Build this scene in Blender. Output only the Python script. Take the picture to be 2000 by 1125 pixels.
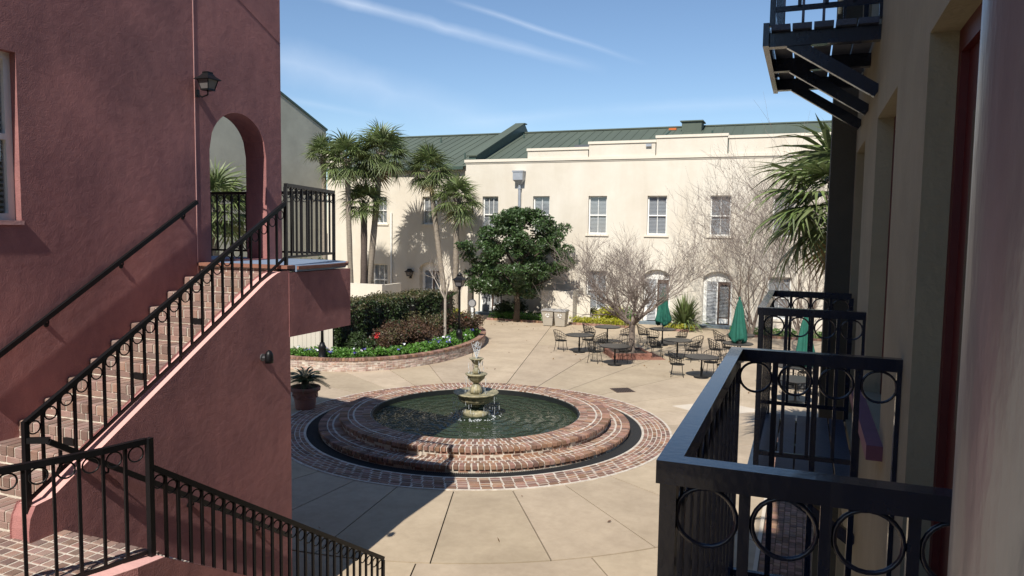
import bpy, math, random
import numpy as np
from mathutils import Vector, Matrix
R = math.radians
random.seed(7); rng = np.random.default_rng(7)
scene = bpy.context.scene
for o in list(bpy.data.objects): bpy.data.objects.remove(o)
COL = scene.collection

# ---------------------------------------------------------------- camera
CAM = Vector((0, 0, 5.0))
def cam_axes(yaw=21.5, pitch=-4.44, roll=0.8):
    y, p, r = R(yaw), R(pitch), R(roll)
    f = Vector((-math.sin(y)*math.cos(p), math.cos(y)*math.cos(p), math.sin(p)))
    rt = Vector((math.cos(y), math.sin(y), 0)); up = rt.cross(f)
    return math.cos(r)*rt + math.sin(r)*up, -math.sin(r)*rt + math.cos(r)*up, f
RT, UP, FW = cam_axes()
cd = bpy.data.cameras.new('camera'); cam = bpy.data.objects.new('camera', cd); COL.objects.link(cam)
m = Matrix.Identity(4)
for i in range(3): m[i][0], m[i][1], m[i][2], m[i][3] = RT[i], UP[i], -FW[i], CAM[i]
cam.matrix_world = m
cd.sensor_width = 36; cd.lens = 36*1450/2000; cd.clip_start = .05; cd.clip_end = 3000
scene.camera = cam
# ---------------------------------------------------------------- sky, sun, exposure
SUN_EL, SUN_AZ = 47.0, 4.0            # light travels +Y and a little towards -X
world = bpy.data.worlds.new('World'); scene.world = world; world.use_nodes = True
nt = world.node_tree; nt.nodes.clear()
def N(t, ty, **kw):
    n = t.nodes.new(ty)
    for k, v in kw.items(): setattr(n, k, v)
    return n
def mth(t, op, a, b=None, c=None, clamp=False):
    n = N(t, 'ShaderNodeMath', operation=op); n.use_clamp = clamp
    for i, v in enumerate((a, b, c)):
        if v is None: continue
        if isinstance(v, (int, float)): n.inputs[i].default_value = v
        else: t.links.new(v, n.inputs[i])
    return n.outputs[0]
def ray(px, py):
    return (RT*((px-1000)/1450) + UP*((562.5-py)/1450) + FW).normalized()
sky = N(nt, 'ShaderNodeTexSky', sky_type='NISHITA'); sky.sun_disc = False
sky.sun_elevation = R(SUN_EL); sky.sun_rotation = R(180-SUN_AZ); sky.air_density = 1.0; sky.dust_density = .05; sky.ozone_density = 4.0
tc = N(nt, 'ShaderNodeTexCoord')
def dotn(v):
    n = N(nt, 'ShaderNodeVectorMath', operation='DOT_PRODUCT'); nt.links.new(tc.outputs['Generated'], n.inputs[0]); n.inputs[1].default_value = v
    return n.outputs['Value']
nz = N(nt, 'ShaderNodeTexNoise'); nz.inputs['Scale'].default_value = 22; nz.inputs['Detail'].default_value = 6
nt.links.new(tc.outputs['Generated'], nz.inputs['Vector'])
nz2 = N(nt, 'ShaderNodeTexNoise'); nz2.inputs['Scale'].default_value = 5; nz2.inputs['Detail'].default_value = 5
nt.links.new(tc.outputs['Generated'], nz2.inputs['Vector'])
def trail(pa, pb, width, strength, nmin):
    a, b = ray(*pa), ray(*pb); n = a.cross(b).normalized(); t = (b-a).normalized()
    d = mth(nt, 'ADD', dotn(n), mth(nt, 'MULTIPLY', mth(nt, 'SUBTRACT', nz.outputs[0], .5), width*.8))
    fall = mth(nt, 'SUBTRACT', 1, mth(nt, 'DIVIDE', mth(nt, 'ABSOLUTE', d), width), clamp=True)
    s = dotn(t); s0, s1 = a.dot(t), b.dot(t)
    m1 = mth(nt, 'DIVIDE', mth(nt, 'SUBTRACT', s1+.04, s), .22, clamp=True)
    m0 = mth(nt, 'DIVIDE', mth(nt, 'SUBTRACT', s, s0-.05), .08, clamp=True)
    tex = mth(nt, 'MULTIPLY_ADD', nz2.outputs[0], 1.6, nmin, clamp=True)
    o = mth(nt, 'MULTIPLY', mth(nt, 'MULTIPLY', mth(nt, 'POWER', fall, 1.2), m1), mth(nt, 'MULTIPLY', m0, tex))
    return mth(nt, 'MULTIPLY', o, strength)
tot = None
for args in (((650, -4), (1130, 124), .010, .45, 0), ((935, 18), (1210, 108), .005, .4, 0), ((520, 105), (990, 250), .032, .3, -.1), ((555, 192), (760, 232), .006, .25, -.2), ((1250, 212), (1640, 196), .012, .22, -.3), ((900, 240), (1250, 210), .012, .16, -.3)):
    v = trail(*args); tot = v if tot is None else mth(nt, 'ADD', tot, v)
tot = mth(nt, 'MINIMUM', tot, .8)
mixc = N(nt, 'ShaderNodeMixRGB'); nt.links.new(tot, mixc.inputs[0]); nt.links.new(sky.outputs[0], mixc.inputs[1]); mixc.inputs[2].default_value = (8.6, 9.2, 10.2, 1)
bg = N(nt, 'ShaderNodeBackground'); bg.inputs[1].default_value = .1
nt.links.new(mixc.outputs[0], bg.inputs[0])
wo = N(nt, 'ShaderNodeOutputWorld'); nt.links.new(bg.outputs[0], wo.inputs[0])
sl = bpy.data.lights.new('sun', 'SUN'); sl.energy = 5.0; sl.angle = R(.53); sl.color = (1, .95, .86)
so = bpy.data.objects.new('sun', sl); COL.objects.link(so)
ldir = Vector((-math.sin(R(SUN_AZ))*math.cos(R(SUN_EL)), math.cos(R(SUN_AZ))*math.cos(R(SUN_EL)), -math.sin(R(SUN_EL))))
so.rotation_euler = ldir.to_track_quat('-Z', 'Y').to_euler(); so.location = (0, -20, 30)
vs = scene.view_settings; vs.view_transform = 'Standard'; vs.look = 'None'; vs.exposure = 0.35; vs.gamma = 1; vs.use_curve_mapping = False

# ---------------------------------------------------------------- helpers
def tag(o, label=None, cat=None, group=None, kind=None):
    if label: o['label'] = label
    if cat: o['category'] = cat
    if group: o['group'] = group
    if kind: o['kind'] = kind
    return o
def empty(name, loc, label=None, cat=None, group=None, kind=None):
    o = bpy.data.objects.new(name, None); o.empty_display_size = .2; COL.objects.link(o); o.location = loc
    return tag(o, label, cat, group, kind)
def link(o, parent=None, world=True):
    COL.objects.link(o)
    if parent is not None:
        o.parent = parent
        if world and parent.parent is None: o.location = o.location - parent.location   # mesh given in world coordinates
    return o
class MB:
    def __init__(s): s.v = []; s.f = []
    def add(s, vs, fs):
        n = len(s.v); s.v += [tuple(p) for p in vs]; s.f += [tuple(i+n for i in f) for f in fs]; return s
    def box(s, c, d, rz=0, M=None):
        x, y, z = d[0]/2, d[1]/2, d[2]/2
        P = [Vector((a, b, e)) for e in (-z, z) for a, b in ((-x, -y), (x, -y), (x, y), (-x, y))]
        Q = Matrix.Rotation(rz, 3, 'Z') if M is None else M
        C = Vector(c)
        return s.add([C + Q @ p for p in P], [(3, 2, 1, 0), (4, 5, 6, 7), (0, 1, 5, 4), (1, 2, 6, 5), (2, 3, 7, 6), (3, 0, 4, 7)])
    def bx(s, x0, x1, y0, y1, z0, z1): return s.box(((x0+x1)/2, (y0+y1)/2, (z0+z1)/2), (abs(x1-x0), abs(y1-y0), abs(z1-z0)))
    def bar(s, a, b, w, h=None, up=(0, 0, 1)):
        a, b = Vector(a), Vector(b); d = (b-a); L = d.length; d.normalize(); h = h or w
        u = Vector(up)
        if abs(d.dot(u)) > .98: u = Vector((0, 1, 0))
        r = d.cross(u).normalized(); u = r.cross(d)
        M = Matrix((r, d, u)).transposed()
        return s.box((a+b)/2, (w, L, h), M=M)
    def tube(s, pts, rad, n=6, cap=True):
        pts = [Vector(p) for p in pts]; k = len(pts)
        if not hasattr(rad, '__len__'): rad = [rad]*k
        b = len(s.v); prev = None
        for i, p in enumerate(pts):
            d = (pts[min(i+1, k-1)] - pts[max(i-1, 0)])
            d = d.normalized() if d.length > 1e-9 else Vector((0, 0, 1))
            if prev is None:
                u = Vector((1, 0, 0)) if abs(d.x) < .8 else Vector((0, 1, 0))
            else: u = prev
            r = (u - d*u.dot(d)).normalized(); prev = r; q = d.cross(r)
            for j in range(n):
                t = 2*math.pi*j/n; s.v.append(tuple(p + (r*math.cos(t) + q*math.sin(t))*rad[i]))
        for i in range(k-1):
            for j in range(n):
                a0 = b+i*n+j; a1 = b+i*n+(j+1) % n; s.f.append((a0, a1, a1+n, a0+n))
        if cap:
            s.f.append(tuple(b+j for j in range(n))[::-1]); s.f.append(tuple(b+(k-1)*n+j for j in range(n)))
        return s
    def lathe(s, prof, n=32, c=(0, 0, 0), lob=0, la=None):
        b = len(s.v); k = len(prof)
        for i, (r, z) in enumerate(prof):
            a = la[i] if la else 0
            for j in range(n):
                t = 2*math.pi*j/n; rr = r*(1 + a*abs(math.cos(lob*t/2))) if lob else r
                s.v.append((c[0]+rr*math.cos(t), c[1]+rr*math.sin(t), c[2]+z))
        for i in range(k-1):
            for j in range(n):
                a0 = b+i*n+j; a1 = b+i*n+(j+1) % n; s.f.append((a0, a1, a1+n, a0+n))
        s.f.append(tuple(b+(k-1)*n+j for j in range(n))); s.f.append(tuple(b+j for j in range(n))[::-1])
        return s
    def torus(s, c, Rm, r, ax='y', n=20, k=6):
        b = len(s.v)
        for i in range(n):
            t = 2*math.pi*i/n
            for j in range(k):
                q = 2*math.pi*j/k; rr = Rm + r*math.cos(q); a, e, w = rr*math.cos(t), rr*math.sin(t), r*math.sin(q)
                p = (a, w, e) if ax == 'y' else ((w, a, e) if ax == 'x' else (a, e, w))
                s.v.append((c[0]+p[0], c[1]+p[1], c[2]+p[2]))
        for i in range(n):
            for j in range(k):
                s.f.append((b+i*k+j, b+i*k+(j+1) % k, b+((i+1) % n)*k+(j+1) % k, b+((i+1) % n)*k+j))
        return s
    def prism(s, poly, z0, z1):
        n = len(poly); b = len(s.v)
        s.v += [(p[0], p[1], z0) for p in poly] + [(p[0], p[1], z1) for p in poly]
        s.f.append(tuple(range(b+n-1, b-1, -1))); s.f.append(tuple(range(b+n, b+2*n)))
        for i in range(n): j = (i+1) % n; s.f.append((b+i, b+j, b+n+j, b+n+i))
        return s
    def mesh(s, name, mat, smooth=False):
        me = bpy.data.meshes.new(name); me.from_pydata(s.v, [], s.f); me.update()
        if mat: me.materials.append(mat)
        if smooth: me.polygons.foreach_set('use_smooth', [True]*len(me.polygons))
        return me
    def build(s, name, mat, parent=None, smooth=False, world=True):
        o = bpy.data.objects.new(name, s.mesh(name, mat, smooth)); return link(o, parent, world)
def inst(name, me, parent, loc, rz=0, scale=(1, 1, 1), world=True, rot=None):
    o = bpy.data.objects.new(name, me); o.location = loc; o.rotation_euler = rot or (0, 0, rz); o.scale = scale
    return link(o, parent, world)
def copy_tree(o, parent=None):
    c = o.copy(); COL.objects.link(c); c.parent = parent
    for ch in list(o.children): copy_tree(ch, c)
    return c

# ---------------------------------------------------------------- materials
def mat(name, col, rough=.8, metal=0, var=0, vscale=3, bump=0, bscale=40, col2=None, spec=None, rnd=0, bump2=0, b2scale=4, detail=5, transl=0, stretch=None, coat=0, blot=None):
    M = bpy.data.materials.new(name); M.use_nodes = True; t = M.node_tree; b = t.nodes['Principled BSDF']
    b.inputs['Roughness'].default_value = rough; b.inputs['Metallic'].default_value = metal
    if spec is not None: b.inputs['Specular IOR Level'].default_value = spec
    if coat: b.inputs['Coat Weight'].default_value = coat
    c = (*col, 1); b.inputs['Base Color'].default_value = c
    geo = N(t, 'ShaderNodeNewGeometry'); pos = geo.outputs['Position']
    if stretch:
        mp = N(t, 'ShaderNodeMapping'); mp.inputs['Scale'].default_value = stretch; t.links.new(pos, mp.inputs[0]); pos2 = mp.outputs[0]
    else: pos2 = pos
    out = None
    if var:
        n = N(t, 'ShaderNodeTexNoise'); n.inputs['Scale'].default_value = vscale; n.inputs['Detail'].default_value = detail; n.inputs['Roughness'].default_value = .62
        t.links.new(pos2, n.inputs['Vector'])
        rp = N(t, 'ShaderNodeValToRGB'); rp.color_ramp.elements[0].position = .3; rp.color_ramp.elements[1].position = .72
        c2 = col2 or tuple(x*(1-var) for x in col)
        rp.color_ramp.elements[0].color = (*c2, 1); rp.color_ramp.elements[1].color = c
        t.links.new(n.outputs[0], rp.inputs[0]); out = rp.outputs[0]
    if rnd:
        oi = N(t, 'ShaderNodeObjectInfo')
        r = mth(t, 'FRACT', mth(t, 'ADD', oi.outputs['Random'], geo.outputs['Random Per Island']))
        hs = N(t, 'ShaderNodeHueSaturation')
        if out is not None: t.links.new(out, hs.inputs['Color'])
        else: hs.inputs['Color'].default_value = c
        t.links.new(mth(t, 'MULTIPLY_ADD', r, 2*rnd, 1-rnd), hs.inputs['Value'])
        r2 = mth(t, 'FRACT', mth(t, 'MULTIPLY', r, 7.31))
        t.links.new(mth(t, 'MULTIPLY_ADD', r2, .03*min(1, rnd*2), .5-.015*min(1, rnd*2)), hs.inputs['Hue'])
        t.links.new(mth(t, 'MULTIPLY_ADD', r2, .5*rnd, 1-.25*rnd), hs.inputs['Saturation'])
        out = hs.outputs[0]
    for bs, bst, lo, tint in (blot or ()):
        mp2 = N(t, 'ShaderNodeMapping'); mp2.inputs['Scale'].default_value = bst; t.links.new(pos, mp2.inputs[0])
        n = N(t, 'ShaderNodeTexNoise'); n.inputs['Scale'].default_value = bs; n.inputs['Detail'].default_value = 10; n.inputs['Roughness'].default_value = .68; n.inputs['Distortion'].default_value = .4; t.links.new(mp2.outputs[0], n.inputs['Vector'])
        rp = N(t, 'ShaderNodeValToRGB'); rp.color_ramp.elements[0].position = .36; rp.color_ramp.elements[1].position = .6; rp.color_ramp.elements[0].color = (*tint, 1); rp.color_ramp.elements[1].color = (1, 1, 1, 1); t.links.new(n.outputs[0], rp.inputs[0])
        mu = N(t, 'ShaderNodeMixRGB', blend_type='MULTIPLY'); mu.inputs[0].default_value = lo
        if out is not None: t.links.new(out, mu.inputs[1])
        else: mu.inputs[1].default_value = c
        t.links.new(rp.outputs[0], mu.inputs[2]); out = mu.outputs[0]
    if out is not None: t.links.new(out, b.inputs['Base Color'])
    nrm = None
    for st, sc, ds in ((bump2, b2scale, .05), (bump, bscale, .012)):
        if not st: continue
        n = N(t, 'ShaderNodeTexNoise'); n.inputs['Scale'].default_value = sc; n.inputs['Detail'].default_value = 4
        t.links.new(pos2, n.inputs['Vector'])
        bp = N(t, 'ShaderNodeBump'); bp.inputs['Strength'].default_value = st; bp.inputs['Distance'].default_value = ds
        t.links.new(n.outputs[0], bp.inputs['Height'])
        if nrm is not None: t.links.new(nrm, bp.inputs['Normal'])
        nrm = bp.outputs[0]
    if nrm is not None: t.links.new(nrm, b.inputs['Normal'])
    if transl:
        tr = N(t, 'ShaderNodeBsdfTranslucent'); mx = N(t, 'ShaderNodeMixShader'); mx.inputs[0].default_value = transl
        if out is not None: t.links.new(out, tr.inputs[0])
        else: tr.inputs[0].default_value = c
        o = t.nodes['Material Output']; t.links.new(b.outputs[0], mx.inputs[1]); t.links.new(tr.outputs[0], mx.inputs[2]); t.links.new(mx.outputs[0], o.inputs[0])
    return M
PINK = mat('pink_stucco', (.46, .195, .175), .92, var=.3, vscale=1.1, bump=.6, bscale=85, bump2=.22, b2scale=9, col2=(.33, .15, .14), detail=8, blot=((.8, (1, 1, .55), .8, (.56, .55, .62)), (3.5, (1, 1, .35), .45, (.7, .66, .7))))
PINK2 = mat('pink_trim_and_sunlit_top', (.66, .37, .335), .85, var=.1, vscale=3, bump=.25, bscale=40)  # paler pink for trim; on stringer and curb tops it paints in sunlight
CREAM = mat('cream_stucco', (.66, .61, .525), .9, var=.1, vscale=.5, bump=.3, bscale=12, col2=(.61, .555, .47), blot=((1.2, (1, 1, .12), .35, (.86, .83, .79)), (.5, (1, 1, .8), .6, (.88, .86, .82))))
CREAM2 = mat('cream_trim', (.66, .60, .50), .85, var=.06, vscale=2, bump=.15, bscale=15)
GREY = mat('grey_green_stucco', (.40, .395, .33), .9, var=.22, vscale=.9, bump=.3, bscale=10)
TAN = mat('tan_stucco', (.29, .275, .19), .9, var=.2, vscale=2.5, bump=.35, bscale=50, bump2=.2, b2scale=6)
TAND = mat('shaded_tan_stucco', (.07, .07, .055), .9, var=.2, vscale=4, bump=.6, bscale=60)  # tan stucco darkened, the pilaster's shade is put into this colour
CONC = mat('concrete', (.48, .385, .275), .88, var=.3, vscale=.55, bump=.15, bscale=70, col2=(.39, .31, .22), rnd=.10, detail=12, blot=((.9, (1, 1, 1), .5, (.72, .70, .68)), (6, (1, 1, 1), .35, (.75, .73, .7))))
CONCP = mat('pale_concrete', (.60, .52, .42), .88, var=.15, vscale=1.5, bump=.1, bscale=60)
JOINT = mat('joint_dirt', (.10, .08, .06), .95, var=.3, vscale=5)
BRICK = mat('brick', (.215, .098, .062), .88, var=.5, vscale=6, bump=.5, bscale=90, rnd=.42, col2=(.24, .155, .115), detail=8)
BRICKW = mat('whitewashed_brick', (.27, .14, .105), .88, var=.5, vscale=4, bump=.4, bscale=90, rnd=.35, col2=(.46, .38, .32))
STEPB = mat('step_brick', (.225, .12, .095), .88, var=.35, vscale=7, bump=.5, bscale=90, rnd=.32, col2=(.25, .18, .15), detail=8)
MORT = mat('mortar', (.64, .58, .50), .95, var=.3, vscale=7, bump=.4, bscale=70, col2=(.38, .32, .26))
IRON = mat('black_iron', (.006, .006, .007), .42, bump=.12, bscale=80, spec=.28)
NAVY = mat('blue_black_paint_sky_tint', (.009, .015, .036), .24, bump=.06, bscale=50, var=.3, vscale=12, coat=.3)  # blue-black paint, tinted bluer to stand in for reflected sky
DECK = mat('deck_paint', (.045, .06, .10), .45, var=.35, vscale=9, bump=.3, bscale=60, rnd=.15)
LANDF = mat('blue_grey_floor', (.20, .26, .36), .6, var=.2, vscale=5, bump=.1)
TERRA = mat('terracotta', (.27, .12, .08), .8, var=.25, vscale=8, bump=.2, bscale=50)
TERRA2 = mat('pot_clay', (.33, .15, .105), .85, var=.3, vscale=10, bump=.3, bscale=60, col2=(.24, .12, .10))
RED = mat('red_door_paint', (.085, .007, .008), .5, var=.2, vscale=8, bump=.1)
PURP = mat('purple_sill_paint', (.20, .085, .13), .6, var=.2, vscale=10, bump=.15)
WHITE = mat('white_paint', (.78, .77, .73), .6, var=.06, vscale=8)
BLIND = mat('blind_white', (.40, .41, .42), .6)
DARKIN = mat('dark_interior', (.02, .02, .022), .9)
BROWN = mat('brown_door_frame', (.09, .055, .04), .5, var=.2, vscale=10)
STEPBLUE = mat('blue_grey_step', (.16, .20, .23), .7, var=.2, vscale=5)
ROOF = mat('green_metal_roof', (.09, .112, .085), .75, var=.25, vscale=.6, bump=.05, bscale=6, stretch=(1, .2, .2))
ROOFD = mat('green_metal_trim', (.05, .085, .07), .5, var=.2, vscale=2)
GALV = mat('galvanised', (.42, .44, .47), .5, .5, var=.2, vscale=5)
PIPEM = mat('weathered_pipe', (.34, .38, .46), .38, .7, var=.25, vscale=30, bump=.1, bscale=150, stretch=(1, 1, .15))
PALM = mat('palm_leaf', (.16, .205, .075), .5, var=.3, vscale=2, rnd=.4, transl=.22)
PALMD = mat('palm_leaf_dry', (.26, .20, .09), .6, rnd=.3, transl=.15)
PTRUNK = mat('palm_trunk', (.31, .26, .205), .95, var=.45, vscale=6, bump=.8, bscale=18, stretch=(1, 1, 3.5))
PTRUNKD = mat('palm_trunk_dark', (.12, .09, .075), .95, var=.4, vscale=7, bump=1, bscale=16, stretch=(1, 1, 2.5))
MAGN = mat('magnolia_leaf', (.045, .08, .024), .42, rnd=.5, transl=.1)
HEDGE = mat('hedge_leaf', (.03, .05, .014), .5, rnd=.5, transl=.12)
HEDGET = mat('hedge_tip_leaf', (.085, .075, .03), .5, rnd=.45, transl=.15)
RUST = mat('russet_leaf', (.085, .045, .025), .6, rnd=.5, transl=.12)
LIME = mat('fresh_leaf', (.09, .20, .03), .5, rnd=.4, transl=.2)
YELL = mat('yellow_leaf', (.34, .33, .03), .5, rnd=.35, transl=.25)
PETW = mat('white_petal', (.75, .76, .80), .6, rnd=.1)
PETB = mat('blue_petal', (.10, .09, .38), .6, rnd=.3)
PETR = mat('red_petal', (.55, .02, .025), .6, rnd=.3)
BARK = mat('bark', (.10, .075, .055), .95, var=.4, vscale=9, bump=.8, bscale=25)
BARE = mat('pale_bark', (.25, .195, .155), .9, var=.35, vscale=6, bump=.4, bscale=30)
TWIG = mat('twig', (.175, .14, .12), .9, rnd=.2)
SOIL = mat('soil', (.07, .05, .035), .95, var=.4, vscale=9, bump=.8, bscale=20)
BRONZE = mat('fountain_metal', (.42, .36, .22), .5, 0, var=.65, vscale=8, bump=.4, bscale=30, col2=(.11, .11, .07))
BRONZED = mat('fountain_wet_metal', (.035, .055, .035), .25, .3, var=.5, vscale=9, bump=.3, bscale=30)
POOLW = mat('pool_wall_paint', (.012, .014, .014), .5, var=.3, vscale=6)
DRAIN = mat('drain_grate', (.02, .02, .021), .7)
GREENU = mat('umbrella_canvas', (.008, .11, .075), .8, var=.3, vscale=5, bump=.3, bscale=25)
TAUPE = mat('bin_plastic', (.36, .32, .26), .6, var=.1, vscale=4)
TAUPEL = mat('bin_lid', (.30, .29, .28), .55)
PRINTW = mat('white_print', (.78, .78, .76), .6)
LGLASS = mat('lantern_glass', (.13, .12, .12), .25, rnd=0)
CONDUIT = mat('steel_grey', (.16, .16, .17), .4, .6)
GLASS = bpy.data.materials.new('window_glass'); GLASS.use_nodes = True
t = GLASS.node_tree; t.nodes.clear()
g1 = N(t, 'ShaderNodeBsdfTransparent'); g1.inputs[0].default_value = (.94, .95, .96, 1); g2 = N(t, 'ShaderNodeBsdfGlossy'); g2.inputs[1].default_value = .03
lw_ = N(t, 'ShaderNodeLayerWeight'); lw_.inputs[0].default_value = .35; fr = N(t, 'ShaderNodeMath', operation='MULTIPLY_ADD'); fr.inputs[1].default_value = .55; fr.inputs[2].default_value = .05; t.links.new(lw_.outputs['Facing'], fr.inputs[0]); mx = N(t, 'ShaderNodeMixShader'); oo = N(t, 'ShaderNodeOutputMaterial')
t.links.new(fr.outputs[0], mx.inputs[0]); t.links.new(g1.outputs[0], mx.inputs[1]); t.links.new(g2.outputs[0], mx.inputs[2]); t.links.new(mx.outputs[0], oo.inputs[0])
WATER = bpy.data.materials.new('pool_water'); WATER.use_nodes = True
t = WATER.node_tree; b = t.nodes['Principled BSDF']; b.inputs['Base Color'].default_value = (.03, .042, .022, 1); b.inputs['Roughness'].default_value = .04; b.inputs['IOR'].default_value = 1.36
gp = N(t, 'ShaderNodeNewGeometry'); vsub = N(t, 'ShaderNodeVectorMath', operation='DISTANCE'); vsub.inputs[1].default_value = (-7.75, 17.25, .2); t.links.new(gp.outputs['Position'], vsub.inputs[0])
n1 = N(t, 'ShaderNodeTexNoise'); n1.inputs['Scale'].default_value = 3.6; n1.inputs['Detail'].default_value = 3; t.links.new(gp.outputs['Position'], n1.inputs['Vector'])
wv = mth(t, 'SINE', mth(t, 'ADD', mth(t, 'MULTIPLY', vsub.outputs['Value'], 20), mth(t, 'MULTIPLY', n1.outputs[0], 14)))
hh = mth(t, 'ADD', mth(t, 'MULTIPLY', wv, .16), mth(t, 'MULTIPLY', n1.outputs[0], 1.0))
bp = N(t, 'ShaderNodeBump'); bp.inputs['Strength'].default_value = .9; bp.inputs['Distance'].default_value = .12; t.links.new(hh, bp.inputs['Height']); t.links.new(bp.outputs[0], b.inputs['Normal'])
SPRAY = mat('falling_water', (.85, .88, .9), .1, transl=.5)

# wall with openings. M(u,v,d) -> point, d is depth into the wall
def wall(mb, M, u0, u1, v0, v1, ops, T):
    us = sorted({u0, u1, *[x for o in ops for x in o[:2]]}); vv = sorted({v0, v1, *[x for o in ops for x in o[2:4]]})
    us = [u for u in us if u0 <= u <= u1]; vv = [v for v in vv if v0 <= v <= v1]
    for a, b_ in zip(us, us[1:]):
        for c, d in zip(vv, vv[1:]):
            uc, vc = (a+b_)/2, (c+d)/2
            if any(o[0] < uc < o[1] and o[2] < vc < o[3] for o in ops): continue
            mb.add([M(a, c, 0), M(b_, c, 0), M(b_, d, 0), M(a, d, 0)], [(0, 1, 2, 3)])
    for o in ops:
        a, b_, c, d = o[:4]; rise = o[4] if len(o) > 4 else 0; sp = d - rise
        mb.add([M(a, c, 0), M(a, sp, 0), M(a, sp, T), M(a, c, T)], [(0, 1, 2, 3)])
        mb.add([M(b_, c, 0), M(b_, sp, 0), M(b_, sp, T), M(b_, c, T)], [(0, 1, 2, 3)])
        mb.add([M(a, c, 0), M(b_, c, 0), M(b_, c, T), M(a, c, T)], [(0, 1, 2, 3)])
        if not rise: mb.add([M(a, d, 0), M(b_, d, 0), M(b_, d, T), M(a, d, T)], [(0, 1, 2, 3)])
        else:
            hw = (b_-a)/2; Rr = (hw*hw+rise*rise)/(2*rise); n = 24; pts = []
            for i in range(n+1):
                u = -hw + 2*hw*i/n; pts.append((a+hw+u, d - Rr + math.sqrt(max(0, Rr*Rr-u*u))))
            for p, q in zip(pts, pts[1:]):
                mb.add([M(p[0], p[1], 0), M(q[0], q[1], 0), M(q[0], d, 0), M(p[0], d, 0)], [(0, 1, 2, 3)])
                mb.add([M(p[0], p[1], 0), M(q[0], q[1], 0), M(q[0], q[1], T), M(p[0], p[1], T)], [(0, 1, 2, 3)])
BRICKMESH = {}
def brick_mesh(mt):
    if mt.name not in BRICKMESH:
        c = .09; B = MB()
        V = [(x*.5, y*.5, -.5) for x, y in ((-1, -1), (1, -1), (1, 1), (-1, 1))] + [(x*.5, y*.5, .38) for x, y in ((-1, -1), (1, -1), (1, 1), (-1, 1))] + [(x*(.5-c*.6), y*(.5-c*.6), .5) for x, y in ((-1, -1), (1, -1), (1, 1), (-1, 1))]
        F = [(8, 9, 10, 11)]
        for i in range(4):
            j = (i+1) % 4; F += [(i, j, j+4, i+4), (i+4, j+4, j+8, i+8)]
        B.add(V, F); BRICKMESH[mt.name] = B.mesh('brick', mt)
    return BRICKMESH[mt.name]
def lay_bricks(parent, specs, mt, limit=300, name='brick', key=None):
    """specs: (centre, dims, rotation about z, tilt about x); the largest-looking become parts, the rest one part."""
    specs = sorted(specs, key=key or (lambda s: (Vector(s[0])-CAM).length))
    me = brick_mesh(mt); V0 = [v.co.copy() for v in me.vertices]; F0 = [tuple(p.vertices) for p in me.polygons]
    for c, d, rz in specs[:limit]: inst(name, me, parent, c, rz, d)
    rest = specs[limit:]
    if rest:
        B = MB()
        for c, d, rz in rest:
            ca, sa = math.cos(rz), math.sin(rz); C = Vector(c)
            B.add([(C.x+v.x*d[0]*ca-v.y*d[1]*sa, C.y+v.x*d[0]*sa+v.y*d[1]*ca, C.z+v.z*d[2]) for v in V0], F0)
        o = B.build(name+'_rows', mt, parent); o['kind'] = 'stuff'
def jit(a): return random.uniform(-a, a)
def leaves(name, mt, parent, P, size, asp=.45, up=0., world=True, kind=None):
    P = np.asarray(P, float); n = len(P)
    a = rng.normal(size=(n, 3)); a /= np.linalg.norm(a, axis=1)[:, None]
    nrm = rng.normal(size=(n, 3)); nrm[:, 2] += up; b_ = np.cross(a, nrm); b_ /= np.linalg.norm(b_, axis=1)[:, None]+1e-9
    L = size*(.6+.8*rng.random(n))[:, None]*.5
    V = np.stack([P-a*L, P+b_*L*asp, P+a*L, P-b_*L*asp], 1).reshape(-1, 3)
    me = bpy.data.meshes.new(name); me.vertices.add(4*n); me.vertices.foreach_set('co', V.ravel()); me.loops.add(4*n); me.loops.foreach_set('vertex_index', np.arange(4*n))
    me.polygons.add(n); me.polygons.foreach_set('loop_start', np.arange(0, 4*n, 4)); me.polygons.foreach_set('loop_total', np.full(n, 4)); me.update(calc_edges=True); me.materials.append(mt)
    o = bpy.data.objects.new(name, me); link(o, parent, world)
    if kind: o['kind'] = kind
    return o
def blob(c, r, n, hollow=.5):
    d = rng.normal(size=(n, 3)); d /= np.linalg.norm(d, axis=1)[:, None]
    return np.array(c) + d*np.array(r)*((hollow + (1-hollow)*rng.random(n))[:, None])

# ================================================================ SETTING: ground
FC = Vector((-7.75, 17.25, 0))
g = MB().bx(-400, 400, -400, 600, -1, -.035).build('ground', JOINT); g['kind'] = 'structure'
pav = empty('courtyard_paving', (FC.x, FC.y, 0), kind='structure')
ang = [-166, -154, -142, -130, -118, -106, -94.5, -83.5, -70.5, -57.5, -45, -32, -19, -6, 8, 23, 38, 52, 66, 79, 91, 103, 115, 126, 137, 148, 160, 172, 184, 194]
def sector(a0, a1, r0, r1, gap=.022):
    n = max(2, int(abs(a1-a0)/3)); P = []
    for r, rev in ((r0, False), (r1, True)):
        g_ = math.degrees(gap/2/r); row = [(FC.x+r*math.cos(R(a0+g_+(a1-a0-2*g_)*i/n)), FC.y+r*math.sin(R(a0+g_+(a1-a0-2*g_)*i/n))) for i in range(n+1)]
        P += row[::-1] if rev else row
    return P
for i, a0 in enumerate(ang):
    a1 = ang[i+1] if i+1 < len(ang) else ang[0]+360
    back = 20 < (a0+a1)/2 < 190
    if back: MB().prism(sector(a0, a1, 4.3, 13.6), -.03, 0).build('concrete_slab', CONC, pav); MB().prism(sector(a0, a1, 13.62, 40), -.03, 0).build('concrete_slab', CONC, pav)
    else:
        MB().prism(sector(a0, a1, 4.3, 8.08), -.03, 0).build('concrete_slab', CONC, pav)
for a0, a1 in zip(range(-170, 20, 19), range(-151, 39, 19)): MB().prism(sector(a0+3, a1+3, 8.12, 30), -.03, 0).build('concrete_slab', CONC, pav)
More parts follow.
